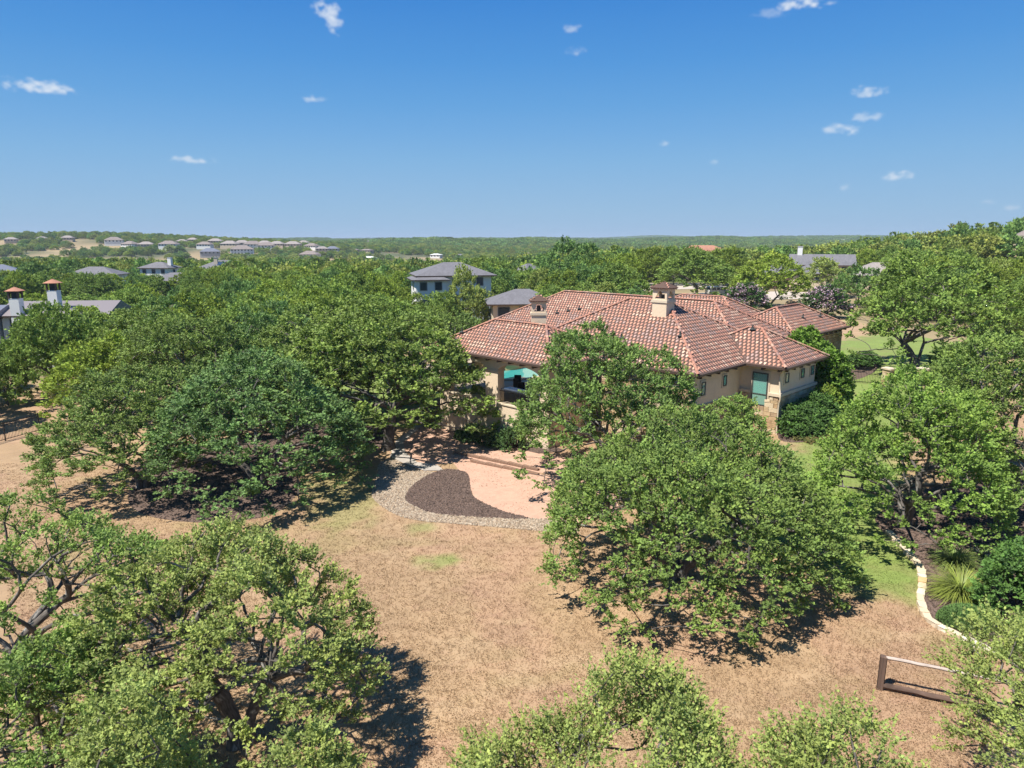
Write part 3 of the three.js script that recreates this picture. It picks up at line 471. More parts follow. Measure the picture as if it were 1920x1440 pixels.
function capGeo(rgb, L = .42, R = .095) { const p = [], c = [], ix = []; for (const [z, k] of [[-L / 2, 1.12], [L / 2, .94]]) for (let i = 0; i <= 6; i++) { const a = Math.PI * i / 6; p.push(-Math.cos(a) * R * k, Math.sin(a) * R * .8 * k, z); c.push(...rgb); } for (let i = 0; i < 6; i++) ix.push(i, 7 + i, i + 1, i + 1, 7 + i, 8 + i); const g = new THREE.BufferGeometry(); g.setAttribute('position', new THREE.Float32BufferAttribute(p, 3)); g.setAttribute('color', new THREE.Float32BufferAttribute(c, 3)); g.setIndex(ix.reverse()); g.computeVertexNormals(); return g; }
const capKinds = [0, 2, 4, 9, 7, 1, 6].map((k) => capGeo(CLAY[k].map((c) => c * .74)));
const roof = new THREE.Group(); roof.name = 'roof'; villa.add(roof);
{
  const r = rng(310), tiles = [], caps = [];
  const X = V3(), Y = V3(), Zv = V3(), mat = new THREE.Matrix4();
  const frame = (along, up) => { X.copy(along); Zv.copy(up); Y.crossVectors(Zv, X).normalize(); return [X.clone(), Y.clone(), Zv.clone()]; };
  BLOCKS.forEach(([a, b, c, d], bi) => {
    const w = Math.min(b - a, d - c) / 2;
    // faces: eave start (u, v), eave direction, inward direction
    const faces = [[a, d, 0, -1, 1, 0, d - c, 1], [a, c, 1, 0, 0, 1, b - a, 1], [b, c, 0, 1, -1, 0, d - c, 0], [b, d, -1, 0, 0, -1, b - a, bi === 2 ? 1 : 0]];
    for (const [u0, v0, du, dv, iu, iv, L, tiled] of faces) {
      const top = Math.min(w, L / 2), pt = (s, q, up = 0) => V3(u0 + du * s + iu * q, EAVE + SLOPE * q + up, -(v0 + dv * s + iv * q));
      const run = w; // deck
      const A = pt(0, 0, -.03), B = pt(L, 0, -.03), C = pt(L - run, run, -.03), D = pt(run, run, -.03), g = new THREE.BufferGeometry();
      g.setAttribute('position', new THREE.Float32BufferAttribute([A, B, C, D].flatMap((p) => [p.x, p.y, p.z]), 3)); g.setIndex([0, 1, 2, 0, 2, 3]); g.computeVertexNormals(); mesh('roof_deck', g, H.deck, roof);
      if (!tiled) continue;
      const along = V3(du, 0, -dv), up = V3(iu, SLOPE, -iv).normalize(), [ex, ey, ez] = frame(along, up), rowRun = EXPO * Math.cos(PA);
      for (let row = 0; ; row++) {
        const q = (row + .42) * rowRun; if (q > run - .02) break; const off = (row % 2) * TW * .5;
        for (let s = q - TW + off; s < L - q + TW; s += TW) {
          if (s < q - .03 || s > L - q + .03) continue;
          const uu = u0 + du * s + iu * q, vv = v0 + dv * s + iv * q, y = EAVE + SLOPE * q;
          if (roofH(uu, vv, bi) > y + .03) continue;
          const P = pt(s, q); P.addScaledVector(ez, (r() - .5) * .012); const jit = (r() - .5) * .03;
          const ax = ex.clone().addScaledVector(ez, jit).normalize(), m = new THREE.Matrix4().makeBasis(ax, ey, ez.clone().addScaledVector(ex, -jit).normalize()).setPosition(P);
          const patch = fbm(s * .35 + bi * 20, q * .8 + row * .15, 2) + (r() - .5) * .55; let kind;
          if (patch > .76) kind = 5 + Math.floor(r() * 2); else if (patch < .27) kind = 7 + Math.floor(r() * 2); else kind = [0, 1, 2, 3, 4, 9, 10, 11][Math.floor(r() * 8)];
          const [wx, wz] = uvWorld(uu, vv);
          tiles.push({ m, kind, d: Math.hypot(wx, wz, 12 - y) - (bi < 2 ? 4 : 0) + (Math.abs(wx - 12) > 8 ? 6 : 0) });
        }
      }
    }
    // hips and the ridge
    const long = (d - c) >= (b - a), R1 = long ? [(a + b) / 2, c + w] : [a + w, (c + d) / 2], R2 = long ? [(a + b) / 2, d - w] : [b - w, (c + d) / 2];
    const lines = [[[a, c], R1], [[b, c], long ? R1 : R2], [[a, d], long ? R2 : R1], [[b, d], R2], [R1, R2]];
    for (const [p, q] of lines) {
      const hp = blockH(BLOCKS[bi], ...p.map((x, i) => x)), y0 = p === R1 ? EAVE + SLOPE * w : EAVE, y1 = EAVE + SLOPE * w, P = V3(p[0], y0, -p[1]), Q = V3(q[0], y1, -q[1]), n = Math.floor(P.distanceTo(Q) / .36);
      if (n < 1) continue; const dir = V3().subVectors(Q, P).normalize(), side = V3().crossVectors(V3(0, 1, 0), dir).normalize(), upv = V3().crossVectors(dir, side).normalize();
      for (let k = 0; k < n; k++) { const C = V3().lerpVectors(P, Q, (k + .5) / n); if (roofH(C.x, -C.z, bi) > C.y + .05) continue; C.addScaledVector(upv, .025); caps.push({ m: new THREE.Matrix4().makeBasis(side, upv, dir).setPosition(C), kind: Math.floor(r() * 7), d: 0 }); }
    }
    // gutters and soffit
    const edges = [[a, c, b, c], [a, c, a, d], [b, c, b, d], [a, d, b, d]];
    for (const [ua, va, ub, vb] of edges) {
      const L = Math.hypot(ub - ua, vb - va), n = Math.round(L / .1); let start = -1;
      for (let k = 0; k <= n; k++) {
        const f = (k + .5) / n, u = lerp(ua, ub, f), v = lerp(va, vb, f), hid = k === n || BLOCKS.some((q, j) => j !== bi && u > q[0] + .02 && u < q[1] - .02 && v > q[2] + .02 && v < q[3] - .02);
        if (!hid && start < 0) start = k;
        if (hid && start >= 0) { const f0 = start / n, f1 = k / n, s = .06; const U0 = lerp(ua, ub, f0), U1 = lerp(ua, ub, f1), W0 = lerp(va, vb, f0), W1 = lerp(va, vb, f1); hb('gutter', H.gutter, Math.min(U0, U1) - s - bi * .003, Math.max(U0, U1) + s, Math.min(W0, W1) - s - bi * .003, Math.max(W0, W1) + s, EAVE - .16, EAVE - .02 - bi * .003, roof);
          // rafter tails under the eave
          const iu = ua === ub ? (ua === a ? 1 : -1) : 0, iv = va === vb ? (va === c ? 1 : -1) : 0;
          for (let s2 = .5; s2 < (f1 - f0) * L - .3; s2 += 1.1) { const t = f0 + s2 / L, u2 = lerp(ua, ub, t), v2 = lerp(va, vb, t); hb('rafter_tail', H.soffit, u2 + Math.min(0, iu * .55) - (iu ? 0 : .06) + (iu > 0 ? .06 : iu < 0 ? -.06 : 0), u2 + Math.max(0, iu * .55) + (iu ? 0 : .06), v2 + Math.min(0, iv * .55) - (iv ? 0 : .06) + (iv < 0 ? -.06 : iv > 0 ? .06 : 0), v2 + Math.max(0, iv * .55) + (iv ? 0 : .06), EAVE - .33, EAVE - .19, roof); }
          start = -1; }
      }
    }
    hb('soffit', H.soffit, a + .04, b - .04, c + .04, d - .04, EAVE - .18 + bi * .004, EAVE - .12 + bi * .004, roof);
  });
  tiles.sort((p, q) => p.d - q.d);
  tiles.slice(0, 300).forEach((t) => { const m = mesh('roof_tile', tileKinds[t.kind], H.tile, roof); m.applyMatrix4(t.m); });
  const rest = tiles.slice(300).map((t) => tileKinds[t.kind].clone().applyMatrix4(t.m));
  const field = mesh('tile_field', mergeGeometries(rest), H.tile, roof); field.userData.kind = 'stuff';
  caps.forEach((t) => { const m = mesh('ridge_cap', capKinds[t.kind], H.tile, roof); m.applyMatrix4(t.m); });
  console.log('tiles', tiles.length, 'caps', caps.length);
  // pipe vents
  for (const [u, v] of [[3, 3.2], [2.2, 7.3], [9, 1.2], [11, 3.6], [-2.4, 18.6], [25.5, 4.6], [28.8, 4.4], [13, 20], [12.6, 21], [12.2, 22]]) { const y = roofH(u, v, -1); const g = new THREE.CylinderGeometry(.06, .07, .36, 10); g.translate(u, y + .16, -v); const p = mesh('vent_pipe', g, H.bronze, roof); const f = new THREE.CylinderGeometry(.05, .22, .08, 10); f.translate(u, y + .1, -v); mesh('flashing', f, H.bronze, p); }
}
// --- walls
hb('wall', H.stucco, .6, 12.05, .6, 7.6, -3, EAVE - .19);
hb('wall', H.stucco, 4.2, 12.04, 7.6, 13.5, -3, EAVE - .19);
hb('wall', H.stucco, 6.5, 12.06, -2.1, .6, -3, EAVE - .19);
hb('wall', H.stucco, 10.7, 20.0, 8, 28.4, -3, EAVE - .19);
hb('wall', H.stucco, 18.5, 26.9, 6.7, 19.4, -3, EAVE - .19);
hb('wall', H.stucco, 20.6, 31.2, 3.3, 9.2, -3, EAVE - .19);
hb('wall', H.stucco, 12.05, 20.6, 3.1, 8, -3, EAVE - .19);
// --- stone facing laid block by block
const stoneTones = [[.52, .385, .225], [.47, .33, .185], [.56, .44, .28], [.42, .285, .155], [.60, .49, .33], [.38, .27, .165], [.50, .36, .20]].map((c, i) => new THREE.MeshStandardMaterial({ map: grain(330 + i, c, .2, 8, 64, 3), roughness: .95 }));
const stoneShapes = [0, 1, 2, 3].map((k) => { const g = new RoundedBoxGeometry(1, 1, 1, 1, .05); const p = g.attributes.position, r = rng(340 + k); const mp = {}; for (let i = 0; i < p.count; i++) { const key = [p.getX(i), p.getY(i), p.getZ(i)].map((v) => v.toFixed(2)).join(); const j = mp[key] ??= [(r() - .5) * .05, (r() - .5) * .05, (r() - .5) * .25]; p.setXYZ(i, p.getX(i) + j[0], p.getY(i) + j[1], p.getZ(i) + j[2]); } g.computeVertexNormals(); return g; });
function stoneFace(parent, place, s0, s1, y0, y1, seed, single, skip) {   // place(s, y) -> point on the wall face, facing as parent's rows say
  const r = rng(seed), lots = stoneTones.map(() => []);
  for (let y = y0; y < y1 - .08;) {
    const hh = Math.min(y1 - y, .17 + .13 * r());
    for (let s = s0; s < s1 - .05;) {
      let L = .24 + .42 * r(); if (s + L > s1 - .15) L = s1 - s;
      const cs = s + L / 2, cy = y + hh / 2; s += L; if (skip && skip(cs, cy)) continue;
      const m = place(cs, cy).multiply(new THREE.Matrix4().makeScale(L - .022, hh - .022, .09 + .03 * r())), k = Math.floor(r() * 7);
      if (single) mesh('stone', stoneShapes[Math.floor(r() * 4)], stoneTones[k], parent).applyMatrix4(m); else lots[k].push(stoneShapes[Math.floor(r() * 4)].clone().applyMatrix4(m));
    }
    y += hh;
  }
  if (!single) lots.forEach((l, k) => { if (l.length) { const f = mesh('stone_facing', mergeGeometries(l), stoneTones[k], parent); f.userData.kind = 'stuff'; } });
}
const onV = (v) => (s, y) => new THREE.Matrix4().makeTranslation(s, y, -v);                                          // a wall that faces -v
const onU = (u) => (s, y) => new THREE.Matrix4().makeRotationY(-Math.PI / 2).setPosition(u, y, -s);                    // a wall that faces -u
const stoneBase = new THREE.Group(); stoneBase.name = 'stone_base'; villa.add(stoneBase);
hb('mortar', H.mortar, 6.44, 12.10, -2.14, .55, -1.2, 2.08, stoneBase);
stoneFace(stoneBase, onV(-2.16), 6.42, 12.1, -.7, 2.06, 351, true);
stoneFace(stoneBase, onU(6.42), -2.14, .5, -.7, 2.06, 352, true, (s, y) => s > -1.42 && s < -.22 && y > 1.24);
hb('stone_sill', H.lime, 6.3, 12.2, -2.28, -1.46, 2.08, 2.26, stoneBase);
hb('stone_sill', H.lime, 6.31, 6.6, -.18, .56, 2.08, 2.26, stoneBase);
const wingStone = new THREE.Group(); wingStone.name = 'wing_stone'; villa.add(wingStone);
hb('mortar', H.mortar, 20.55, 31.25, 3.25, 9.25, -1.2, 3.6, wingStone);
stoneFace(wingStone, onV(3.23), 20.55, 31.25, -.4, 3.6, 353, false);
stoneFace(wingStone, onV(.56), .55, 6.4, -1, 1.9, 354, false); stoneFace(wingStone, onU(.56), .6, 7.6, -1.2, 3.3, 355, false);
// --- windows
function windowOn(face, s0, s1, y0, y1, at, big) {   // face 'v' looks to -v, face 'u' looks to -u
  const w = new THREE.Group(); w.name = 'window'; villa.add(w);
  const bar = (n, m, a, b, c, d, e, f) => face === 'v' ? hb(n, m, a, b, at - f, at - e, c, d, w) : hb(n, m, at - f, at - e, a, b, c, d, w);
  const t = big ? .07 : .05;
  bar('dim_room_panel', H.dim_room_panel, s0 + t, s1 - t, y0 + t, y1 - t, -.02, .012);  // flat grey panel added behind the pane in place of a dim interior
  bar('frame', H.bronze, s0, s0 + t, y0, y1, -.02, .10); bar('frame', H.bronze, s1 - t, s1, y0, y1, -.02, .10); bar('frame', H.bronze, s0 + t, s1 - t, y0, y0 + t, -.02, .098); bar('frame', H.bronze, s0 + t, s1 - t, y1 - t, y1, -.02, .098);
  if (big) { const ym = y0 + (y1 - y0) * .33; bar('frame', H.bronze, s0 + t, s1 - t, ym, ym + .06, -.02, .095); const l = []; for (let y = y0 + .1; y < y1 - .1; y += .055) { const g = face === 'v' ? box(s1 - s0 - .3, .045, .008, (s0 + s1) / 2, y, -(at - .03)) : box(.008, .045, s1 - s0 - .24, at - .03, y, -(s0 + s1) / 2); l.push(g); } mesh('blind', mergeGeometries(l), H.blind, w); }
  bar('pane', H.glass, s0 + t, s1 - t, y0 + t, y1 - t, .058, .066);
  bar('surround', H.trim, s0 - .12, s0, y0 - .12, y1 + .12, -.02, .05); bar('surround', H.trim, s1, s1 + .12, y0 - .12, y1 + .12, -.02, .05); bar('surround', H.trim, s0, s1, y1, y1 + .12, -.02, .05); bar('surround', H.trim, s0, s1, y0 - .12, y0, -.02, .05);
}
for (const u of [7.2, 9.6, 11.2]) windowOn('v', u, u + .5, 2.86, 3.5, -2.1);
windowOn('v', 4.1, 4.5, 2.72, 3.4, .6); windowOn('v', 1.4, 1.85, 2.5, 3.35, .6);
windowOn('u', -1.36, -.28, 1.32, 3.5, 6.5, true);
windowOn('v', 25.2, 25.6, 1.5, 2.4, 3.22); windowOn('v', 28.2, 28.6, 1.5, 2.4, 3.22);
// downspouts
{ const c = new THREE.CatmullRomCurve3([V3(6.2, EAVE - .15, 2.55), V3(6.34, 3.6, 2.2), V3(6.36, 2.6, 2.2), V3(6.14, 2.2, 2.36), V3(6.16, 1.9, 2.36), V3(6.22, 1.6, 2.28), V3(6.22, -.8, 2.28)]); mesh('downspout', new THREE.TubeGeometry(c, 40, .055, 7), H.trim, villa); }
// --- the open terrace behind arches
{
  const s = new THREE.Shape([[8.7, -3], [19.8, -3], [19.8, EAVE - .19], [8.7, EAVE - .19]].map(([v, y]) => new THREE.Vector2(v, y)));
  for (const [v0, v1] of [[9.5, 13.5], [14.75, 18.9]]) { const p = new THREE.Path(), y1 = 3.05, c = (v0 + v1) / 2, a = (v1 - v0) / 2; p.moveTo(v0, .78); p.lineTo(v1, .78); p.lineTo(v1, y1); p.absellipse(c, y1, a, .58, 0, Math.PI, false); p.lineTo(v0, .78); s.holes.push(p); }
  const g = new THREE.ExtrudeGeometry(s, { depth: .62, bevelEnabled: false, curveSegments: 24 }); g.rotateY(Math.PI / 2); g.translate(-3.6, 0, 0); // shape x (v) becomes -z
  mesh('arcade_wall', g, H.stucco, villa);
  hb('wall', H.stucco, -3.58, .6, 8.71, 9.2, -3, EAVE - .2);
  hb('terrace_sill', H.lime, -3.68, -2.95, 9.5, 13.5, .70, .785); hb('terrace_sill', H.lime, -3.68, -2.95, 14.75, 18.9, .70, .785);
  hb('column_capital', H.trim, -3.66, -2.92, 13.44, 14.81, 2.98, 3.12);
  hb('terrace_floor', H.lime, -2.98, 10.6, 9.2, 20, .1, .6);
  hb('wall_rib', H.stucco, -3.64, -3.5, 16.9, 17.3, -3, .69);
  const rail = new THREE.Group(); rail.name = 'terrace_railing'; villa.add(rail);
  hb('top_rail', H.iron, -3.45, -3.39, 9.5, 13.5, 1.62, 1.68, rail); hb('bottom_rail', H.iron, -3.45, -3.39, 9.5, 13.5, .86, .90, rail); hb('post', H.iron, -3.47, -3.37, 11.4, 11.5, .785, 1.68, rail);
  for (let v = 9.6; v < 13.45; v += .115) hb('picket', H.iron, -3.43, -3.41, v, v + .02, .9, 1.62, rail);
  hb('bar_top', H.granite, -3.3, -2.4, 9.5, 13.5, 1.68, 1.75);
  // iron gate beside the terrace wall
  hb('wall', H.stucco, -3.5, -3.0, 19.8, 20.0, -3, .7);
}
// --- chimneys
function chimney(parent, cu, cv, turn, y0, y1, w, d, arches) {
  const c = new THREE.Group(); c.name = 'chimney'; c.position.set(cu, 0, -cv); c.rotation.y = turn; parent.add(c);
  const b = (n, m, sw, sd, ya, yb) => mesh(n, metreUv(box(sw, yb - ya, sd, 0, (ya + yb) / 2, 0)), m, c);
  const yb = y1 - .85; b('shaft', H.stucco, w, d, y0, yb - .17); b('band', H.trim, w + .14, d + .14, yb - .17, yb); b('flashing', std(.30, .29, .30, .5, { metalness: .5 }), w + .1, d + .1, y0, y0 + .001);
  // arched lantern: four pierced sides
  for (const [L, off, rot] of [[w, d / 2, 0], [w, d / 2, Math.PI], [d, w / 2, Math.PI / 2], [d, w / 2, -Math.PI / 2]]) {
    const s = new THREE.Shape([[-L / 2, 0], [L / 2, 0], [L / 2, .72], [-L / 2, .72]].map((p) => new THREE.Vector2(...p)));
    const n = arches, gap = (L - .22) / n; for (let k = 0; k < n; k++) { const x0 = -L / 2 + .11 + k * gap + .05, x1 = x0 + gap - .10, p = new THREE.Path(); p.moveTo(x0, .1); p.lineTo(x1, .1); p.lineTo(x1, .42); p.absarc((x0 + x1) / 2, .42, Math.min((x1 - x0) / 2, .2), 0, Math.PI, false); p.lineTo(x0, .1); s.holes.push(p); }
    const g = new THREE.ExtrudeGeometry(s, { depth: .1, bevelEnabled: false, curveSegments: 12 }); g.translate(0, yb, off - .1); g.rotateY(rot); if (Math.abs(rot) === Math.PI / 2) g.scale(.985, 1, .985); mesh('lantern_side', g, H.stucco, c);
  }
  { const g = new THREE.CylinderGeometry(.13, .15, .5, 12); g.translate(0, yb + .25, 0); mesh('flue', g, H.dark, c); }
  b('cornice', H.trim, w + .2, d + .2, yb + .72, y1);
  // little tiled cap
  const cw = w / 2 + .2, cd = d / 2 + .2, ch = .42, cap = new THREE.Group(); cap.name = 'tiled_cap'; c.add(cap); const rr = rng(400 + cu);
  for (const [ex, ez, hw, run] of [[0, 1, cw, cd], [0, -1, cw, cd], [1, 0, cd, cw], [-1, 0, cd, cw]]) {
    const along = V3(ez, 0, -ex), up = V3(-ex * run, ch, -ez * run).normalize(), nrm = V3().crossVectors(up, along), sl = Math.hypot(run, ch);
    const g = new THREE.BufferGeometry(), e0 = V3(ex * run, y1, ez * run); g.setAttribute('position', new THREE.Float32BufferAttribute([e0.clone().addScaledVector(along, -hw), e0.clone().addScaledVector(along, hw), V3(0, y1 + ch, 0)].flatMap((p) => [p.x, p.y, p.z]), 3)); g.setIndex([0, 1, 2]); g.computeVertexNormals(); mesh('cap_deck', g, H.deck, cap);
    for (let q = .12; q < sl - .08; q += .22) for (let s = -hw * (1 - q / sl) + .08; s < hw * (1 - q / sl); s += .2) { const m = mesh('cap_tile', tileKinds[Math.floor(rr() * 5)], H.tile, cap), P = e0.clone().addScaledVector(up, q).addScaledVector(along, s); m.applyMatrix4(new THREE.Matrix4().makeBasis(along, nrm, up).scale(V3(.68, 1, .66)).setPosition(P)); }
  }
}
chimney(villa, 5.2, 6.0, 0, 6.2, 8.75, 1.0, 1.15, 1);
chimney(villa, -.05, 12.95, -Math.PI / 4, 5.2, 7.75, 1.05, .8, 1);
// ================================================================ THINGS ROUND THE HOUSE
// pool court seen through the arch
{
  const at = (u, v, y) => { const [x, z] = uvWorld(u, v); return [x, y, z]; };
  const court = poly3([[-2.8, 20.1], [10.6, 20.1], [10.6, 30], [-2.8, 30]], .58); structure('pool_court', court, new THREE.MeshStandardMaterial({ map: grain(362, [.42, .34, .25], .15, 16), roughness: .95 }));
  const wat = new THREE.MeshPhysicalMaterial({ color: new THREE.Color(.06, .42, .40), roughness: .04, transmission: .25, thickness: 0, ior: 1.33 });
  const pool = thing('swimming_pool', 'turquoise swimming pool in the court behind the terrace arches', 'pool');
  const P = []; for (let k = 0; k < 40; k++) { const a = k / 40 * 6.283; P.push([6.0 + 3.6 * Math.cos(a), 20.6 + 2.6 * Math.sin(a) * (1 + .1 * Math.cos(2 * a))]); }
  mesh('water', poly3(P, .615), wat, pool);
  { const pts = P.map(([u, v]) => { const [x, z] = uvWorld(u, v); return V3(x, .63, z); }); mesh('coping', new THREE.TubeGeometry(new THREE.CatmullRomCurve3(pts, true), 100, .14, 6, true), H.lime, pool); }
  const [sx, sy, sz] = at(7.0, 24.6, .58), spa = thing('stone_spa', 'round raised yellow stone spa behind the pool', 'spa', undefined, [sx, sy, sz]);
  { const g = new THREE.CylinderGeometry(2.3, 2.4, .75, 40, 1, true); g.translate(0, .375, 0); mesh('spa_wall', g, new THREE.MeshStandardMaterial({ map: grain(361, [.56, .42, .20], .25, 16), roughness: .9, side: THREE.DoubleSide }), spa); const c = new THREE.TorusGeometry(2.3, .16, 8, 48); c.rotateX(Math.PI / 2); c.translate(0, .78, 0); mesh('spa_coping', c, H.lime, spa); const w = new THREE.CircleGeometry(2.2, 40); w.rotateX(-Math.PI / 2); w.translate(0, .62, 0); mesh('spa_water', w, wat, spa); }
  // patio chairs and a table
  const chairAt = (u, v, turn) => { const t = thing('patio_chair', 'dark metal patio chair on the terrace floor', 'chair', 'dark chairs around the terrace table', at(u, v, .6), turn); mesh('seat', box(.55, .05, .55, 0, .43, 0), H.iron, t); const b = box(.55, .6, .04, 0, .78, -.28); mesh('backrest', b, H.iron, t); for (const [a, c] of [[-.25, -.25], [.25, -.25], [-.25, .25], [.25, .25]]) mesh('leg', box(.045, .41, .045, a, .2, c), H.iron, t); for (const a of [-.29, .29]) mesh('armrest', box(.05, .04, .5, a, .64, 0), H.iron, t); };
  chairAt(.4, 15.4, 2.4); chairAt(1.6, 14.0, 1.6); chairAt(1.6, 16.6, 3.0); chairAt(-.6, 14.0, .4);
  const t = thing('patio_table', 'dark round patio table among the terrace chairs', 'table', undefined, at(.6, 14.7, .6)); { const g = new THREE.CylinderGeometry(.6, .6, .05, 28); g.translate(0, .72, 0); mesh('table_top', g, H.granite, t); const l = new THREE.CylinderGeometry(.06, .25, .7, 12); l.translate(0, .35, 0); mesh('pedestal', l, H.iron, t); }
}
function poly3(P, y) { const g = new THREE.ShapeGeometry(new THREE.Shape(P.map(([u, v]) => { const [x, z] = uvWorld(u, v); return new THREE.Vector2(x, -z); }))); g.rotateX(-Math.PI / 2); g.translate(0, y, 0); return g; }
// --- iron fences
function ironFence(a, b, hgt, label, group) {
  const t = thing('iron_fence', label, 'fence', group, [a.x, a.y, a.z]), L = Math.hypot(b.x - a.x, b.z - a.z), n = Math.max(1, Math.round(L / 2.3)); t.rotation.y = Math.atan2(-(b.z - a.z), b.x - a.x);
  const dy = (b.y - a.y) / L, y = (s) => dy * s;
  const rail = (h) => { const g = box(Math.hypot(L, b.y - a.y), .04, .03); g.rotateZ(Math.atan(dy)); g.translate(L / 2, y(L / 2) + h, 0); mesh('rail', g, H.iron, t); };
  rail(hgt - .03); rail(hgt - .2); rail(.14);
  const pk = box(.018, hgt - .02, .018); for (let s = .06; s < L; s += .115) { const m = mesh('picket', pk, H.iron, t); m.position.set(s, y(s) + hgt / 2 + .05, 0); }
  const po = box(.065, hgt + .12, .065); for (let k = 0; k <= n; k++) { const s = L * k / n, m = mesh('post', po, H.iron, t); m.position.set(s, y(s) + hgt / 2 + .02, 0); }
  return t;
}
ironFence(gp(-60, 846), gp(75, 809), 1.42, 'black iron picket fence beyond the dry lawn at the edge of the grove');
ironFence(gp(1578, 716), gp(1660, 722), 1.35, 'black iron picket fence on the green lawn ending at a stone pillar');
{ const [x, z] = uvWorld(-3.5, 20.0), p = gp(795, 800); ironFence(p, V3(x, land(x, z), z), 1.5, 'black iron gate fence between the grove and the terrace wall'); }
// --- stone pillars on the lawn
const pillarLime = [stoneTones[2], stoneTones[4]];
for (const [px, py, label] of [[1662, 728, 'square limestone pillar at the end of the iron fence on the lawn'], [1727, 732, 'square limestone pillar below the two-trunked lawn oak']]) {
  const p = gp(px, py), t = thing('stone_pillar', label, 'pillar', undefined, [p.x, p.y, p.z], .5), r = rng(px); let y = -.1;
  for (let k = 0; k < 6; k++) { const h = .24 + .08 * r(); for (const s of [-1, 1]) { const m = mesh('stone', stoneShapes[k % 4], stoneTones[Math.floor(r() * 5)], t); const cut = .08 * (k % 2 ? 1 : -1); if (k % 2) { m.scale.set(.29, h - .012, .6); m.position.set(s * .15, y + h / 2, 0); } else { m.scale.set(.6, h - .012, .29); m.position.set(0, y + h / 2, s * .15); } } y += h; }
  const c = mesh('capstone', stoneShapes[0], H.lime, t); c.scale.set(.78, .12, .78); c.position.y = y + .06;
}
// --- wooden rail fence
{
  const woodTex = (n, c) => { const a = tileNoise(128, 4, n, 5), b = tileNoise(128, 16, n + 1, 3); return dataTex(128, 128, (i, j) => { const v = .55 + .9 * (a[((j >> 3) & 127) * 128 + ((i * 1) & 127)] - .5) + .7 * (b[((j >> 2) * 128 + i) % 16384]); return c.map((k) => toS(k * v)); }, true); };
  const dark = new THREE.MeshStandardMaterial({ map: woodTex(371, [.135, .085, .062]), roughness: .95 }), grey = new THREE.MeshStandardMaterial({ map: woodTex(373, [.42, .35, .30]), roughness: .95 });
  const a = gp(1650, 1291), b = gp(1905, 1345), t = thing('wooden_rail_fence', 'weathered wooden fence with one square post, a pale top rail and a dark log rail', 'fence', undefined, [a.x, a.y, a.z]); const L = Math.hypot(b.x - a.x, b.z - a.z), dy = (b.y - a.y) / L; t.rotation.y = Math.atan2(-(b.z - a.z), b.x - a.x);
  const post = (s) => { const g = new RoundedBoxGeometry(.19, 1.22, .18, 2, .02); const p = g.attributes.position; for (let i = 0; i < p.count; i++) p.setXYZ(i, p.getX(i) + .012 * (noise2(p.getY(i) * 4, i % 3) - .5), p.getY(i), p.getZ(i)); g.translate(s, .45 + dy * s, 0); mesh('post', g, dark, t); }; post(0); post(L);
  const log = (y0, y1, r0, m, off, nz) => { const pts = []; for (let k = 0; k <= 12; k++) { const s = .07 + (L - .1) * k / 12; pts.push(V3(s, lerp(y0, y1, k / 12) + dy * s + nz * (noise2(k * .7, y0 * 9) - .5), off + nz * (noise2(k * .6 + 9, 3) - .5))); } const g = new THREE.TubeGeometry(new THREE.CatmullRomCurve3(pts), 60, r0, 8), p = g.attributes.position; for (let i = 0; i < p.count; i++) { const k = .1 * (noise3(p.getX(i) * 3, p.getY(i) * 9, p.getZ(i) * 9) - .5) * r0 * 4; p.setY(i, p.getY(i) + k); } g.computeVertexNormals(); mesh('rail', g, m, t); };
  log(1.03, .99, .05, grey, 0, .02); log(.14, .10, .085, dark, .02, .05);
  // timber edges of the terrace steps
  for (const [A, B, label, up] of [[[852, 850], [1010, 883], 'upper landscape timber edge along the granite terrace step', .16], [[883, 866], [1010, 891], 'lower landscape timber edge along the granite terrace step', .14]]) {
    const p = gp(...A), q = gp(...B), Lt = Math.hypot(q.x - p.x, q.z - p.z), tt = thing('timber_step', label, 'step', undefined, [p.x, p.y, p.z]), n = Math.round(Lt / 1.25); tt.rotation.y = Math.atan2(-(q.z - p.z), q.x - p.x);
    const brown = new THREE.MeshStandardMaterial({ map: woodTex(375, [.27, .165, .11]), roughness: .95 });
    for (let k = 0; k < n; k++) { const s0 = Lt * k / n, g = new RoundedBoxGeometry(Lt / n - .015, .17, .2, 1, .018); g.translate(s0 + Lt / n / 2, up - .06 + (q.y - p.y) * (k + .5) / n, 0); mesh('timber', g, brown, tt); }
  }
  // edging along the terrace wall bed
  { const p = gp(862, 817), q = gp(950, 838), Lt = p.distanceTo(q), tt = thing('bed_edging', 'low pale timber edging along the shrub bed below the terrace wall', 'edging', undefined, [p.x, p.y, p.z]); tt.rotation.y = Math.atan2(-(q.z - p.z), q.x - p.x); const n = 4; for (let k = 0; k < n; k++) { const g = new RoundedBoxGeometry(Lt / n - .02, .12, .11, 1, .015); g.translate(Lt * (k + .5) / n, .06 + (q.y - p.y) * (k + .5) / n, 0); mesh('timber', g, grey, tt); } }
}
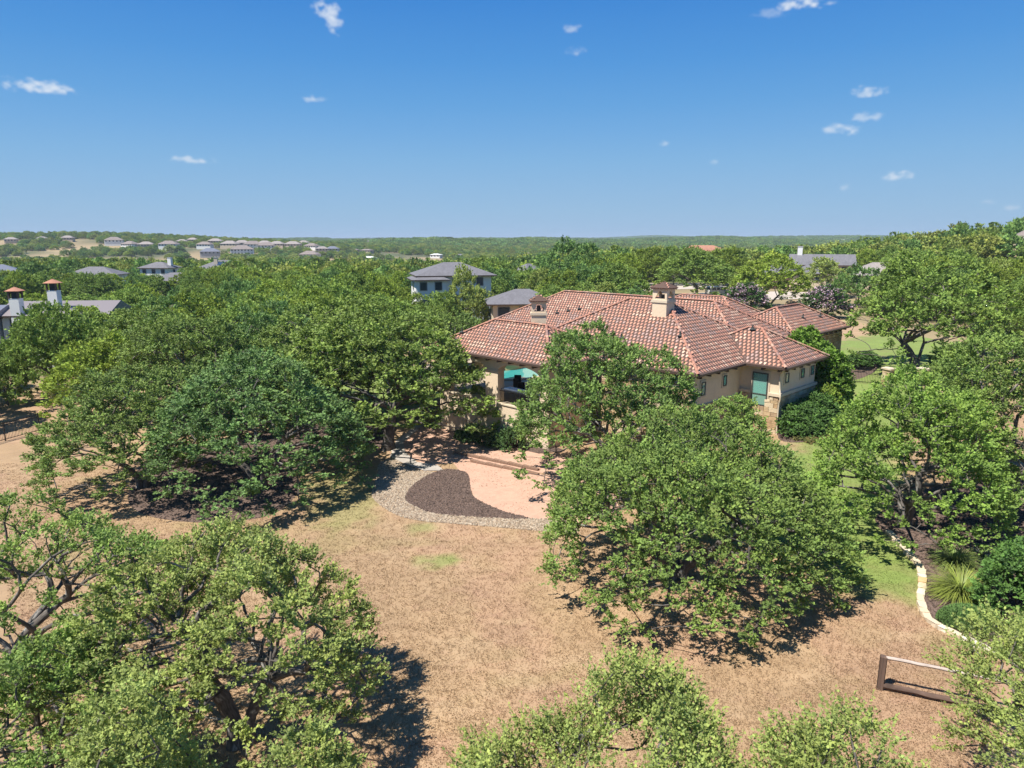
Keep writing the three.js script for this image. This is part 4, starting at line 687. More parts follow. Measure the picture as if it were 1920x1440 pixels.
// --- limestone edging of the flower bed and of the oak bed, stone by stone
function stoneEdging(pix, label, size, tones) {
  const pts = pix.map(([a, b]) => gp(a, b)), c = new THREE.CatmullRomCurve3(pts), L = c.getLength(), t = thing('stone_edging', label, 'edging', undefined, [pts[0].x, pts[0].y, pts[0].z]), r = rng(pix[0][0]);
  for (let s = 0; s < L;) { const l = size * (.7 + .8 * r()), u = Math.min(1, (s + l / 2) / L), p = c.getPointAt(u), d = c.getTangentAt(u), m = mesh('edging_stone', stoneShapes[Math.floor(r() * 4)], tones[Math.floor(r() * tones.length)], t); m.scale.set(l - .02, .15 + .06 * r(), .2 + .07 * r()); m.position.set(p.x - pts[0].x, land(p.x, p.z) - pts[0].y + .05, p.z - pts[0].z); m.rotation.set((r() - .5) * .12, Math.atan2(-d.z, d.x) + (r() - .5) * .15, (r() - .5) * .1); s += l; }
}
const paleStone = [H.lime, std(.66, .58, .45, .95), std(.62, .50, .34, .95), stoneTones[4], std(.60, .40, .20, .95)];
stoneEdging([[1665, 1000], [1700, 1036], [1723, 1064], [1729, 1095], [1726, 1132], [1746, 1168], [1811, 1202], [1872, 1232]], 'curved pale limestone edging between the lawn and the flower bed', .42, paleStone);
stoneEdging([[560, 878], [600, 864], [640, 853], [680, 845], [706, 841]], 'low stone edging curving in front of the oak bed', .38, paleStone);
// --- shrubs and garden plants
function shrubGeo(o) { return growTree({ trunks: 3, fork: .25, limbs: 5, bottom: o.h * .12, sides: 5, limbSides: 3, minBranch: .006, seg: .3, thick: .6, gap: .12, ...o }); }
const LAUREL = [.098, .205, .044], LIME = [.215, .325, .042], DARKSH = [.082, .165, .048], BLUEG = [.11, .15, .12];
const shrubs = { low: shrubGeo({ seed: 201, h: 1.3, r: .85, clumps: 60, clump: .36, leaf: .12, twigs: 9, leavesPerTwig: 9, tone: DARKSH }), laurel: shrubGeo({ seed: 202, h: 2.0, r: 1.35, clumps: 110, clump: .45, leaf: .15, twigs: 9, leavesPerTwig: 9, tone: LAUREL }), lime: shrubGeo({ seed: 203, h: 2.0, r: .9, clumps: 70, clump: .42, leaf: .15, twigs: 9, leavesPerTwig: 9, tone: LIME.map((c) => c * .85) }), tall: shrubGeo({ seed: 204, h: 4.2, r: 1.35, bottom: .3, clumps: 200, clump: .5, leaf: .2, twigs: 9, leavesPerTwig: 9, tone: LIME.map((c, i) => c * [.72, .86, .9][i]), gap: .1 }), bed: shrubGeo({ seed: 205, h: 2.6, r: 2.1, clumps: 190, clump: .46, leaf: .13, twigs: 11, leavesPerTwig: 11, tone: LAUREL.map((c) => c * 1.1) }) };
function shrub(k, pos, label, group, s = [1, 1, 1], turn = 0) { const G = shrubs[k], t = thing('shrub', label, 'shrub', group, pos, turn); t.scale.set(...s); mesh('stems', G.limbs ?? G.trunk, barkMat, t); mesh('foliage', G.crown, leafMat, t); return t; }
const P3 = (px, py) => { const p = gp(px, py); return [p.x, p.y, p.z]; }, PU = (u, v) => { const [x, z] = uvWorld(u, v); return [x, land(x, z), z]; };
[[13.4, .9, .9], [12.2, 1.0, .8], [10.9, .95, 1.35], [16.2, .5, .6], [15.2, .9, .9]].forEach(([v, w, h], i) => shrub('low', PU(-4.75, v), 'small dark green shrub in the bed below the terrace wall', 'shrubs below the terrace wall', [w, h, w], i));
[[7.4, -3.2, 1, .95], [8.7, -3.3, 1.05, .9], [9.9, -3.3, .95, 1.05], [6.9, -4.0, .7, .6]].forEach(([u, v, w, h], i) => shrub('laurel', PU(u, v), 'glossy green shrub against the shaded stone wall', 'shrubs along the stone wall', [w, h, w], i * 1.7));
shrub('lime', PU(11.4, -3.3), 'yellow green shrub at the end of the shrub row by the stone wall', undefined, [1.05, 1.1, 1.05], .5);
[[13.9, -2.6, 1.05, 1.0], [14.9, -1.2, 1.0, 1.08], [15.7, .3, .95, 1.0], [17.3, 1.3, 1, 1.16], [18.6, 1.4, 1, 1.2]].forEach(([u, v, w, h], i) => shrub('tall', PU(u, v), 'tall bright green columnar shrub growing against the villa', 'tall screening shrubs beside the villa', [w, h, w], i * 2.1));
shrub('bed', P3(1935, 1155), 'large glossy shrub in the flower bed beside the fountain grass', undefined, [.85, .9, .85]);
shrub('laurel', P3(1620, 690), 'round shrub on the mulch beside the stone wing', undefined, [.9, .6, .9]);
shrub('low', P3(1597, 688), 'low grey green shrub at the corner of the stone wing', undefined, [1.3, .8, 1.3]);
[[1790, 690, 1.3, 1.0], [1855, 640, 1.5, 1.2], [1880, 668, 1.4, 1.1], [1780, 720, 1.2, .9]].forEach(([a, b, w, h], i) => shrub('laurel', P3(a, b), 'rounded green shrub beside the mulch footpath', 'shrubs along the mulch footpath', [w, h, w], i));
// ground-cover with bronze tints in the shrub bed
scatter('ground_cover', tuftGeo(9, .3, .22, .016, 9), new THREE.MeshStandardMaterial({ color: 0xffffff, roughness: .9, side: THREE.DoubleSide }), 500, 81, (r) => { const p = gp(lerp(1490, 1580, r()), lerp(800, 832, r())); if (fbm(p.x * 1.2, p.z * 1.2, 2) < .45) return null; const v = .7 + .6 * r(), w = r(), s = .6 + .6 * r(); return { p, s: V3(s, s, s), c: new THREE.Color(lerp(.14, .2, w) * v, lerp(.17, .15, w) * v, .05 * v) }; });
// fountain grass: long arching blades
{
  const bladeMat = new THREE.MeshPhysicalMaterial({ color: 0xffffff, vertexColors: true, roughness: .6, transmission: .25, thickness: 0, side: THREE.DoubleSide });
  function fountain(seed, n, len, w, tone, spread) {
    const r = rng(seed), p = [], c = [], ix = [];
    for (let b = 0; b < n; b++) { const a = r() * 6.283, L = len * (.55 + .6 * r()), el = .35 + 1.1 * Math.sqrt(r()), dx = Math.cos(a), dz = Math.sin(a), o = spread * r(), v = .7 + .6 * r(); let x = dx * o, y = 0, z = dz * o, e = el; const S = 6, base = p.length / 3;
      for (let k = 0; k <= S; k++) { const ww = w * (1 - (k / S) ** 2) + .001, yy = .4 * r() * .1; p.push(x - dz * ww, y, z + dx * ww, x + dz * ww, y, z - dx * ww); const t = tone.map((q, i) => q * v * (1 + (k / S) * [.35, .15, -.1][i])); c.push(...t, ...t); x += dx * Math.cos(e) * L / S; z += dz * Math.cos(e) * L / S; y += Math.sin(e) * L / S; e -= (.25 + .12 * r()) * (1.5 - el * .5); if (y < .03) { y = .03; } if (k < S) { const q = base + k * 2; ix.push(q, q + 1, q + 2, q + 1, q + 3, q + 2); } } }
    const g = new THREE.BufferGeometry(); g.setAttribute('position', new THREE.Float32BufferAttribute(p, 3)); g.setAttribute('color', new THREE.Float32BufferAttribute(c, 3)); g.setIndex(ix); return g;
  }
  const put = (name, label, px, py, g, s = 1) => { const t = thing(name, label, 'plant', undefined, P3(px, py)); t.scale.setScalar(s); mesh('blades', g, bladeMat, t); return t; };
  put('fountain_grass', 'big clump of yellow green fountain grass in the flower bed', 1800, 1120, fountain(211, 1100, 1.35, .012, [.22, .30, .055], .22));
  put('fountain_grass', 'smaller green grass clump under the bright green oak', 1790, 1060, fountain(212, 700, 1.1, .012, [.17, .26, .07], .2));
  put('agave_plant', 'pale grey green spiky agave in the shade of the flower bed', 1842, 1045, fountain(213, 34, .6, .045, [.22, .26, .19], .06));
  // low mounded cover
  const r = rng(215), L = new Leaves(15000); for (let k = 0; k < 15000; k++) { const a = r() * 6.283, q = Math.sqrt(r()), x = Math.cos(a) * q * 1.0, z = Math.sin(a) * q * .72, y = .5 * Math.sqrt(Math.max(0, 1 - q * q)) * (.7 + .4 * r()); const th = r() * 6.283, g = .7 + .6 * r(); L.add(x, y, z, Math.cos(th) * .5, .8, Math.sin(th) * .5, -Math.sin(th), 0, Math.cos(th), .09, .012, .13 * g, .235 * g, .06 * g); }
  const t = thing('mounded_plant', 'low rounded green mound of fine foliage in front of the fountain grass', 'plant', undefined, P3(1815, 1168)); mesh('foliage', L.geo(), leafMat, t);
}
// ================================================================ BEYOND THE GARDEN
const keepClear = [], keepSeen = [];   // world circles without trees; pixel ranges that nearer trees must not hide
// --- neighbouring houses
const roofMats = { slate: new THREE.MeshStandardMaterial({ map: grain(401, [.155, .15, .16], .25, 16), roughness: .8 }), brown: new THREE.MeshStandardMaterial({ map: grain(402, [.225, .185, .165], .2, 16), roughness: .85 }), metal: std(.25, .22, .22, .5, { metalness: .2 }), clay: new THREE.MeshStandardMaterial({ map: grain(403, [.40, .19, .12], .25, 16), roughness: .85 }), grey: new THREE.MeshStandardMaterial({ map: grain(404, [.28, .245, .225], .2, 16), roughness: .85 }), blue: std(.16, .17, .21, .5), white: std(.72, .72, .70, .7) };
const wallMats = { white: std(.74, .73, .70, .9), cream: std(.62, .52, .38, .95), tan: std(.50, .41, .30, .95), stone: new THREE.MeshStandardMaterial({ map: grain(405, [.55, .46, .33], .25, 32), roughness: .95 }), grey: std(.42, .41, .40, .9) };
const farGlass = new THREE.MeshStandardMaterial({ color: new THREE.Color(.03, .05, .06), roughness: .1 });
function hipRoof(w, d, y, pitch, over, gable) {   // eaves w + 2 over by d + 2 over, ridge along the longer side
  const a = w / 2 + over, b = d / 2 + over, k = gable ? 0 : Math.min(a, b), rx = a >= b ? a - k : 0, rz = a >= b ? 0 : b - k, h = pitch * Math.min(a, b), t = .18, p = [[-a, y, -b], [a, y, -b], [a, y, b], [-a, y, b], [-rx, y + h, -rz], [rx, y + h, rz]], f = a >= b ? [[3, 2, 5], [3, 5, 4], [1, 0, 4], [1, 4, 5], [2, 1, 5], [0, 3, 4]] : [[3, 2, 5], [1, 0, 4], [2, 1, 4], [2, 4, 5], [0, 3, 5], [0, 5, 4]];
  const q = [], uv = []; for (const [i, j, l] of f) for (const n of [i, j, l]) { q.push(...p[n]); uv.push(p[n][0] * .25, (p[n][2] + p[n][1]) * .25); }
  const g = new THREE.BufferGeometry(); g.setAttribute('position', new THREE.Float32BufferAttribute(q, 3)); g.setAttribute('uv', new THREE.Float32BufferAttribute(uv, 2)); g.computeVertexNormals();
  const e = box(a * 2, t, b * 2, 0, y - t / 2 - .003, 0); return { roof: g, eave: e, ridge: y + h };
}
function house(o) {
  const p = o.at ? V3(o.at[0], land(o.at[0], o.at[1]), o.at[1]) : gp(o.px, o.py); const t = thing('house', o.label, 'house', o.group, [p.x, p.y + (o.up ?? 0), p.z], o.turn ?? 0); const wm = wallMats[o.wall ?? 'cream'], rm = roofMats[o.roof ?? 'brown'];
  const blocks = o.blocks ?? [{ x: 0, z: 0, w: o.w ?? 14, d: o.d ?? 10, h: o.h ?? 3.2 }];
  for (const b of blocks) {
    const g = box(b.w, b.h + 2.5, b.d, b.x, b.h / 2 - 1.25, b.z); metreUv(g); mesh('wall', g, b.wall ? wallMats[b.wall] : wm, t);
    const R = hipRoof(b.w, b.d, b.h, b.pitch ?? o.pitch ?? .5, b.over ?? .6, b.gable), ro = mesh('roof', R.roof.translate(b.x, 0, b.z), b.roof ? roofMats[b.roof] : rm, t); mesh('fascia', R.eave.translate(b.x, 0, b.z), H.gutter, ro);
    if (b.gable) { const s = new THREE.Shape([new THREE.Vector2(-b.d / 2, 0), new THREE.Vector2(b.d / 2, 0), new THREE.Vector2(0, R.ridge - b.h - .15)]); for (const q of [-1, 1]) { const gg = new THREE.ExtrudeGeometry(s, { depth: .1, bevelEnabled: false }); gg.rotateY(Math.PI / 2); gg.translate(b.x + q * b.w / 2 - .05, b.h, b.z); mesh('gable', gg, wm, t); } }
    const n = b.windows ?? Math.max(2, Math.round(b.w / 3.2)); for (let k = 0; k < n; k++) for (let s = 0; s < (b.h > 5 ? 2 : 1); s++) { const x = b.x - b.w / 2 + (k + .5) * b.w / n, y = b.h - 1.1 - s * 2.9, ww = b.ww ?? 1.1, wn = mesh('window', box(ww + .2, 1.5, .08, x, y, b.z + b.d / 2 + .03), wallMats.grey, t); mesh('pane', box(ww, 1.3, .04, x, y, b.z + b.d / 2 + .07), farGlass, wn); }
    for (const q of [-1, 1]) { const wn = mesh('window', box(.08, 1.4, 1.2, b.x + q * (b.w / 2 + .03), b.h - 1.2, b.z), wallMats.grey, t); mesh('pane', box(.04, 1.2, 1.0, b.x + q * (b.w / 2 + .07), b.h - 1.2, b.z), farGlass, wn); }
  }
  for (const [x, z, y, cm, hat] of o.chimneys ?? []) { const c = mesh('chimney', box(1.1, 2.4, 1.1, x, y - 1.2, z), wallMats[cm ?? 'white'], t); mesh('chimney_cap', box(1.3, .14, 1.3, x, y + .07, z), hat ? roofMats.clay : wallMats.grey, c); }
  keepClear.push([p.x, p.z, (o.clear ?? 9)]);
  return t;
}
// two-storey white house behind the grove
house({ at: [-10.5, -124], turn: .25, wall: 'white', roof: 'slate', pitch: .38, clear: 11, label: 'two storey white house with a dark slate hip roof behind the grove', blocks: [{ x: 0, z: 0, w: 12, d: 9, h: 8.8, over: .9, windows: 3 }, { x: -4.5, z: 2.2, w: 5, d: 7, h: 8.2, over: .7 }] });
house({ at: [1.5, -101], turn: .1, wall: 'cream', roof: 'slate', pitch: .42, clear: 7, label: 'low slate roofed annexe with cream posts beside the white house', blocks: [{ x: 0, z: 0, w: 9, d: 7, h: 5.0, over: .8, windows: 3, ww: 1.6 }] });
// house with two capped chimneys on the left
house({ at: [-57, -90], turn: .12, wall: 'white', roof: 'metal', pitch: .36, clear: 10, label: 'brown metal roofed house with two white capped chimneys among the oaks', blocks: [{ x: 0, z: 0, w: 12, d: 7, h: 5.9, over: .6, gable: true }, { x: -11.5, z: 2, w: 10, d: 8, h: 5.7, roof: 'blue', gable: true, pitch: .3 }, { x: 2.5, z: 5, w: 5, d: 5, h: 5.6, pitch: .45 }] });
{ // their lantern chimneys
  for (const [x, z, h, label] of [[-60.6, -86, 9.3, 'shorter white chimney with an open brown lantern cap on the metal roof'], [-56.5, -87, 10.2, 'taller white chimney with an open brown lantern cap on the metal roof']]) {
    const t = scene.children.find((c) => c.userData.label?.startsWith('brown metal roofed')); const g = new THREE.Group(); g.name = 'chimney'; t.add(g); const w = t.worldToLocal(V3(x, 0, z)); t.updateMatrixWorld(); const l = t.worldToLocal(V3(x, t.position.y, z)); g.position.set(l.x, 0, l.z);
    mesh('shaft', box(1.1, 4, 1.1, 0, h - 3.3, 0), wallMats.white, g); for (const [a, b] of [[-.5, -.5], [.5, -.5], [-.5, .5], [.5, .5]]) mesh('lantern_post', box(.18, .9, .18, a, h - .85, b), H.soffit, g); mesh('lantern_core', box(.6, .9, .6, 0, h - .85, 0), H.dark, g); const c = new THREE.ConeGeometry(1.15, .5, 4); c.rotateY(Math.PI / 4); c.translate(0, h - .15, 0); mesh('cap', c, roofMats.clay, g); void w; void label; }
}
// right-hand neighbour across the drive
house({ at: [72, -170], turn: -.35, wall: 'stone', roof: 'slate', pitch: .5, clear: 15, label: 'stone house with a blue slate gable roof and garage across the drive', blocks: [{ x: 2, z: -4, w: 13, d: 8, h: 5.4, gable: true, over: .9 }, { x: -8, z: 3, w: 8, d: 9, h: 3.6, pitch: .55, windows: 1 }, { x: 14, z: 2, w: 13, d: 10, h: 3.4, roof: 'grey' }, { x: -1, z: 6, w: 7, d: 8, h: 3.8, roof: 'slate' }], chimneys: [[-3, -4, 9.6, 'white']] });
{ const t = scene.children.find((c) => c.userData.label?.startsWith('stone house with a blue')); mesh('garage_door', box(5.5, 2.6, .12, -8, 1.3, 7.58), std(.10, .06, .045, .7), t); }
house({ at: [64, -240], turn: .3, wall: 'tan', roof: 'clay', pitch: .45, label: 'red clay roofed house half hidden by oaks beyond the stone house', w: 20, d: 12, h: 7.0, up: 0 });
house({ at: [142, -196], turn: -.5, wall: 'cream', roof: 'brown', pitch: .7, label: 'steep brown roofed house on the wooded rise', w: 9, d: 8, h: 3.6, clear: 7 });
house({ at: [4.5, -196], turn: .7, wall: 'tan', roof: 'slate', pitch: .6, label: 'dark roofed house beside the big round tree', w: 9, d: 8, h: 4.2, clear: 7 });
// left middle distance
const midHouses = [
  [-142, -190, .5, 'white', 'blue', 22, 12, 5.6, 'broad blue grey roofed house at the far side of the woodland, partly red roofed behind'],
  [-120, -205, .1, 'white', 'slate', 13, 9, 5.2, 'white walled house with a slate gable among the far oaks'],
  [-110, -222, -.1, 'white', 'slate', 9, 7, 6.6, 'small white house with slate roof and white chimney among the far oaks'],
  [-88, -186, .2, 'tan', 'slate', 11, 8, 4.6, 'dark gabled cottage in front of the small white house'],
  [-92, -230, .15, 'tan', 'slate', 17, 11, 6.2, 'slate roofed house with a solar panel and a tan chimney'],
];
midHouses.forEach(([x, z, turn, wall, roof, w, d, h, label], i) => house({ at: [x, z], turn, wall, roof, w, d, h, label, pitch: .42, clear: Math.max(w, d) * .62, chimneys: i === 2 ? [[3.5, 0, 9.6, 'white']] : i === 4 ? [[-3, 2, 9.6, 'cream']] : [] }));
{ const t = scene.children.find((c) => c.userData.label?.includes('solar panel')); const g = box(5, .08, 2.4); g.rotateX(.39); g.translate(.5, 7.75, 4.2); mesh('solar_panel', g, std(.03, .05, .11, .15), t); }
// houses on the far ridge and beyond, placed by eye along the slope
{
  const r = rng(431);
  const ridge = [[22, 452, 20, 0], [80, 449, 16, 0], [128, 449, 20, 0], [215, 456, 30, 1], [245, 463, 28, 1], [275, 463, 26, 0], [318, 464, 32, 1], [342, 455, 18, 0], [362, 452, 18, 0], [385, 463, 26, 1], [405, 456, 24, 0], [432, 463, 30, 0], [455, 460, 26, 0], [475, 465, 34, 1], [497, 461, 26, 0], [500, 466, 30, 1], [520, 462, 26, 0], [455, 476, 40, 1], [395, 479, 34, 2], [550, 463, 28, 0], [570, 458, 20, 0], [585, 465, 24, 1], [604, 470, 22, 0], [624, 470, 22, 2], [582, 484, 34, 1]];
  ridge.forEach(([px, py, wpx, k], i) => { const p = gp(px, py + 4); const D = pixelOf(p.x, p.y, p.z)[2], w = clamp(wpx / FOCAL * D, 9, 28); house({ at: [p.x, p.z], turn: (r() - .5) * .8, wall: ['tan', 'white', 'grey'][k], roof: ['grey', 'brown', 'blue'][k], w, d: w * .62, h: Math.min(7, w * .26), pitch: .55, up: 1.2, clear: w * 1.25, label: ['tan house with a grey hip roof on the far wooded ridge', 'white walled house with a brown hip roof on the far wooded ridge', 'grey house with a blue roof on the far wooded ridge'][k], group: ['tan houses on the far ridge', 'white houses on the far ridge', 'blue roofed houses on the far ridge'][k] }); });
  const plain = [[647, 452, 11, 1], [687, 453, 18, 0], [715, 454, 14, 0], [798, 452, 16, 1], [842, 455, 16, 0], [888, 453, 14, 0], [908, 454, 12, 1], [928, 455, 12, 0], [665, 470, 10, 0], [688, 471, 22, 0], [735, 466, 16, 0], [692, 486, 26, 1], [818, 480, 20, 1], [845, 486, 14, 0], [866, 482, 28, 2], [958, 468, 18, 1], [990, 480, 30, 0], [1150, 464, 22, 1], [1232, 458, 20, 1], [1200, 470, 16, 0], [1330, 462, 14, 1], [1432, 452, 14, 0], [1580, 449, 12, 1]];
  plain.forEach(([px, py, wpx, k]) => { const p = gp(px, py + 4), D = pixelOf(p.x, p.y, p.z)[2], w = clamp(wpx / FOCAL * D, 9, 34); house({ at: [p.x, p.z], turn: (r() - .5) * 1.2, wall: ['tan', 'white', 'grey'][k], roof: ['brown', 'white', 'slate'][k], w, d: w * .6, h: Math.min(7.5, Math.max(3.4, w * .24)), pitch: .32, clear: w * .95, label: ['small brown roofed house far out on the wooded plain', 'small white building far out on the wooded plain', 'long slate roofed house far out on the wooded plain'][k], group: ['brown roofed houses on the far plain', 'white buildings on the far plain', 'slate roofed houses on the far plain'][k] }); });
}
// --- vehicles on the drive
function vehicle(px, py, turn, kind, paint, label) {
  const p = gp(px, py), t = thing(kind === 'van' ? 'parked_van' : 'parked_car', label, kind === 'van' ? 'van' : 'car', undefined, [p.x, p.y + .08, p.z], turn);
  const prof = kind === 'van' ? [[-2.4, .35], [-2.42, .9], [-2.3, 1.05], [-2.15, 1.7], [-1.9, 1.76], [.6, 1.74], [1.25, 1.12], [2.2, .95], [2.4, .7], [2.4, .35]] : [[-2.2, .35], [-2.25, .85], [-1.7, 1.0], [-1.1, 1.42], [.2, 1.44], [.95, 1.0], [2.0, .88], [2.2, .65], [2.2, .35]];
  const s = new THREE.Shape(prof.map((q) => new THREE.Vector2(...q))), g = new THREE.ExtrudeGeometry(s, { depth: 1.62, bevelEnabled: true, bevelSize: .08, bevelThickness: .1, bevelSegments: 2 }); g.translate(0, 0, -.81); mesh('body', g, paint, t);
  const top = kind === 'van' ? 1.62 : 1.34; const win = (x0, x1, y0) => { for (const q of [-1, 1]) { const w = new THREE.Shape([[x0, y0], [x1, y0], [x1 - .15, top], [x0 + .08, top]].map((a) => new THREE.Vector2(...a))), gg = new THREE.ExtrudeGeometry(w, { depth: .02, bevelEnabled: false }); gg.translate(0, 0, q * .92 - .01); mesh('side_window', gg, farGlass, t); } };
  if (kind === 'van') { win(-2.0, -1.0, 1.12); win(-.9, .05, 1.12); win(.13, 1.0, 1.12); } else { win(-1.1, -.3, 1.0); win(-.2, .7, 1.0); }
  { const g2 = kind === 'van' ? box(.03, .5, 1.35, -2.33, 1.4, 0) : box(.6, .03, 1.3, -1.42, 1.27, 0); if (kind !== 'van') g2.rotateZ(0); mesh('rear_window', g2, farGlass, t); }
  for (const [x, z] of [[-1.5, -.85], [-1.5, .85], [1.45, -.85], [1.45, .85]]) { const w = new THREE.CylinderGeometry(.34, .34, .22, 20); w.rotateX(Math.PI / 2); w.translate(x, .34, z); const wh = mesh('wheel', w, H.dark, t); const h = new THREE.CylinderGeometry(.2, .2, .24, 14); h.rotateX(Math.PI / 2); h.translate(x, .34, z); mesh('rim', h, wallMats.grey, wh); }
  for (const z of [-.65, .65]) { mesh('tail_light', box(.05, .25, .16, -2.45 + (kind === 'van' ? 0 : .1), .85, z), std(.35, .02, .02, .3), t); mesh('headlight', box(.05, .14, .3, 2.4 - (kind === 'van' ? 0 : .2), .75, z), wallMats.white, t); }
}
vehicle(1345, 554, .35, 'van', std(.66, .64, .60, .3, { metalness: .2 }), 'silver minivan parked on the drive beyond the villa');
vehicle(1188, 541, .2, 'car', std(.62, .65, .70, .3), 'pale car on the road beyond the villa, half hidden by trees');
vehicle(1548, 552, -.2, 'car', std(.03, .05, .09, .25), 'dark blue car in front of the stone house');
{ const p = gp(1483, 575), t = thing('landscape_boulder', 'rough brown boulder on the dry ground beyond the villa', 'boulder', undefined, [p.x, p.y, p.z]); const g = new THREE.IcosahedronGeometry(.85, 3), q = g.attributes.position; for (let i = 0; i < q.count; i++) { const n = 1 + .5 * (noise3(q.getX(i) * 1.6 + 5, q.getY(i) * 1.6, q.getZ(i) * 1.6) - .5); q.setXYZ(i, q.getX(i) * n * 1.2, q.getY(i) * n * .85 + .4, q.getZ(i) * n); } g.computeVertexNormals(); mesh('rock', g, stoneTones[5], t); }
for (const [x, z] of [[-152, -300], [-52, -330], [-90, -420], [35, -700]]) { const t = thing('utility_pole', 'tall wooden utility pole with a crossarm above the far trees', 'pole', 'utility poles among the far trees', [x, land(x, z), z]); const g = new THREE.CylinderGeometry(.12, .17, 11, 8); g.translate(0, 5.5, 0); mesh('pole_shaft', g, barkMat, t); mesh('crossarm', box(2.4, .14, .12, 0, 10.2, 0), barkMat, t); }

scene.fog = new THREE.FogExp2(new THREE.Color(.62, .74, .90), .00014);
// ================================================================ WOODLAND
// trees that can be told apart
function midTree(px, pyBase, pyTop, wpx, k, label, group, turn = 0, G = mids[k]) { const p = gp(px, pyBase), D = pixelOf(p.x, p.y, p.z)[2], top = EYE.y + ray(px, pyTop).y / -ray(px, pyTop).z * -p.z; const hs = (top - p.y) / G.o.h, ws = wpx / FOCAL * D / (2 * G.o.r) * 1.08; keepClear.push([p.x, p.z, wpx / FOCAL * D * .42]); return plantTree(G, label, group, [p.x, p.y, p.z], turn, [ws, hs, ws], 'oak_tree', farLeafMat); }
{
  const lawnOak = growTree({ seed: 181, h: 9.6, r: 6.4, bottom: 2.4, clumps: 330, clump: .85, leaf: .22, twigs: 10, leavesPerTwig: 10, trunks: 2, fork: 2.2, limbs: 9, thick: 1.4, tone: OAK.map((c) => c * 1.08), gap: .27 });
  midTree(1718, 692, 488, 262, 0, 'large two-trunked oak on the green lawn behind the stone pillars', undefined, 1, lawnOak);
  midTree(1912, 655, 528, 150, 0, 'oak with a slim trunk beside the mulch footpath', undefined, 2.4, lawnOak);
}
midTree(1070, 566, 453, 128, 3, 'big round dark green tree towering behind the villa roof', undefined);
midTree(1163, 560, 480, 92, 1, 'yellow green tree behind the villa ridge beside the big round tree', undefined);
midTree(1118, 562, 505, 60, 4, 'small light green tree behind the villa ridge', undefined);
midTree(1305, 557, 474, 138, 0, 'spreading oak with a forked trunk between the road and the villa', undefined);
midTree(1215, 536, 468, 78, 4, 'shady oak on the far side of the road near the pale car', undefined);
midTree(1262, 534, 468, 84, 0, 'second shady oak on the far side of the road', undefined);
midTree(1358, 536, 470, 90, 4, 'leaning oak on the far side of the road behind the silver van', undefined);
midTree(1442, 577, 484, 136, 1, 'bright green oak beside the drive between the two flowering shrubs', undefined);
midTree(1545, 556, 490, 92, 2, 'oak in front of the stone house porch', undefined);
midTree(1605, 575, 500, 92, 3, 'oak standing before the grey roofed wing of the stone house', undefined);
midTree(872, 640, 512, 78, 2, 'slender grey green tree in front of the white house wall', undefined);
midTree(905, 628, 545, 72, 2, 'slender grey green tree beside the low annexe roof', undefined, 2);
midTree(838, 650, 556, 80, 0, 'oak at the end of the tiled roof', undefined, 1);
midTree(15, 760, 652, 70, 0, 'oak standing on the far side of the iron fence beside the trail', undefined);
midTree(58, 640, 557, 130, 1, 'yellow green oak in front of the metal roofed house wall', undefined, .7);
midTree(178, 640, 559, 130, 5, 'fresh green oak in front of the metal roofed house gable end', undefined, 1.9);
midTree(-20, 650, 560, 130, 4, 'olive green oak beside the blue roofed end of the metal roofed house', undefined, 2.9);
// crape myrtles in flower
{
  const myr = growTree({ seed: 191, h: 3.6, r: 2.4, bottom: .5, clumps: 120, clump: .6, leaf: .22, twigs: 9, leavesPerTwig: 8, trunks: 4, fork: .6, limbs: 6, sides: 5, limbSides: 4, tone: [.07, .15, .04], gap: .1 });
  const r = rng(192), P = myr.crown.attributes.position, L = new Leaves(9000); for (let i = 0; i < P.count && L.n < 9000; i += 4) { const x = P.getX(i), y = P.getY(i), z = P.getZ(i); if (noise3(x * 1.7, y * 1.7, z * 1.7) < .50 || r() < .3 || y < 1) continue; for (let k = 0; k < 2; k++) { const a = r() * 6.28, e = r() * 2 - 1, g = .75 + .5 * r(); L.add(x + (r() - .5) * .2, y + .12 * r(), z + (r() - .5) * .2, Math.cos(a), e, Math.sin(a), -Math.sin(a), 0, Math.cos(a), .15, .07, .66 * g, .47 * g, .57 * g); } }
  const blossom = L.geo();
  for (const [px, py, pt, w, label] of [[1396, 584, 534, 78, 'lavender flowering crape myrtle behind the villa ridge near the silver van'], [1541, 596, 539, 80, 'lavender flowering crape myrtle beside the stone house drive']]) { const t = midTree(px, py, pt, w, 0, label, undefined, px, myr); t.name = numbered('crape_myrtle'); mesh('blossom', blossom, farLeafMat, t); }
}
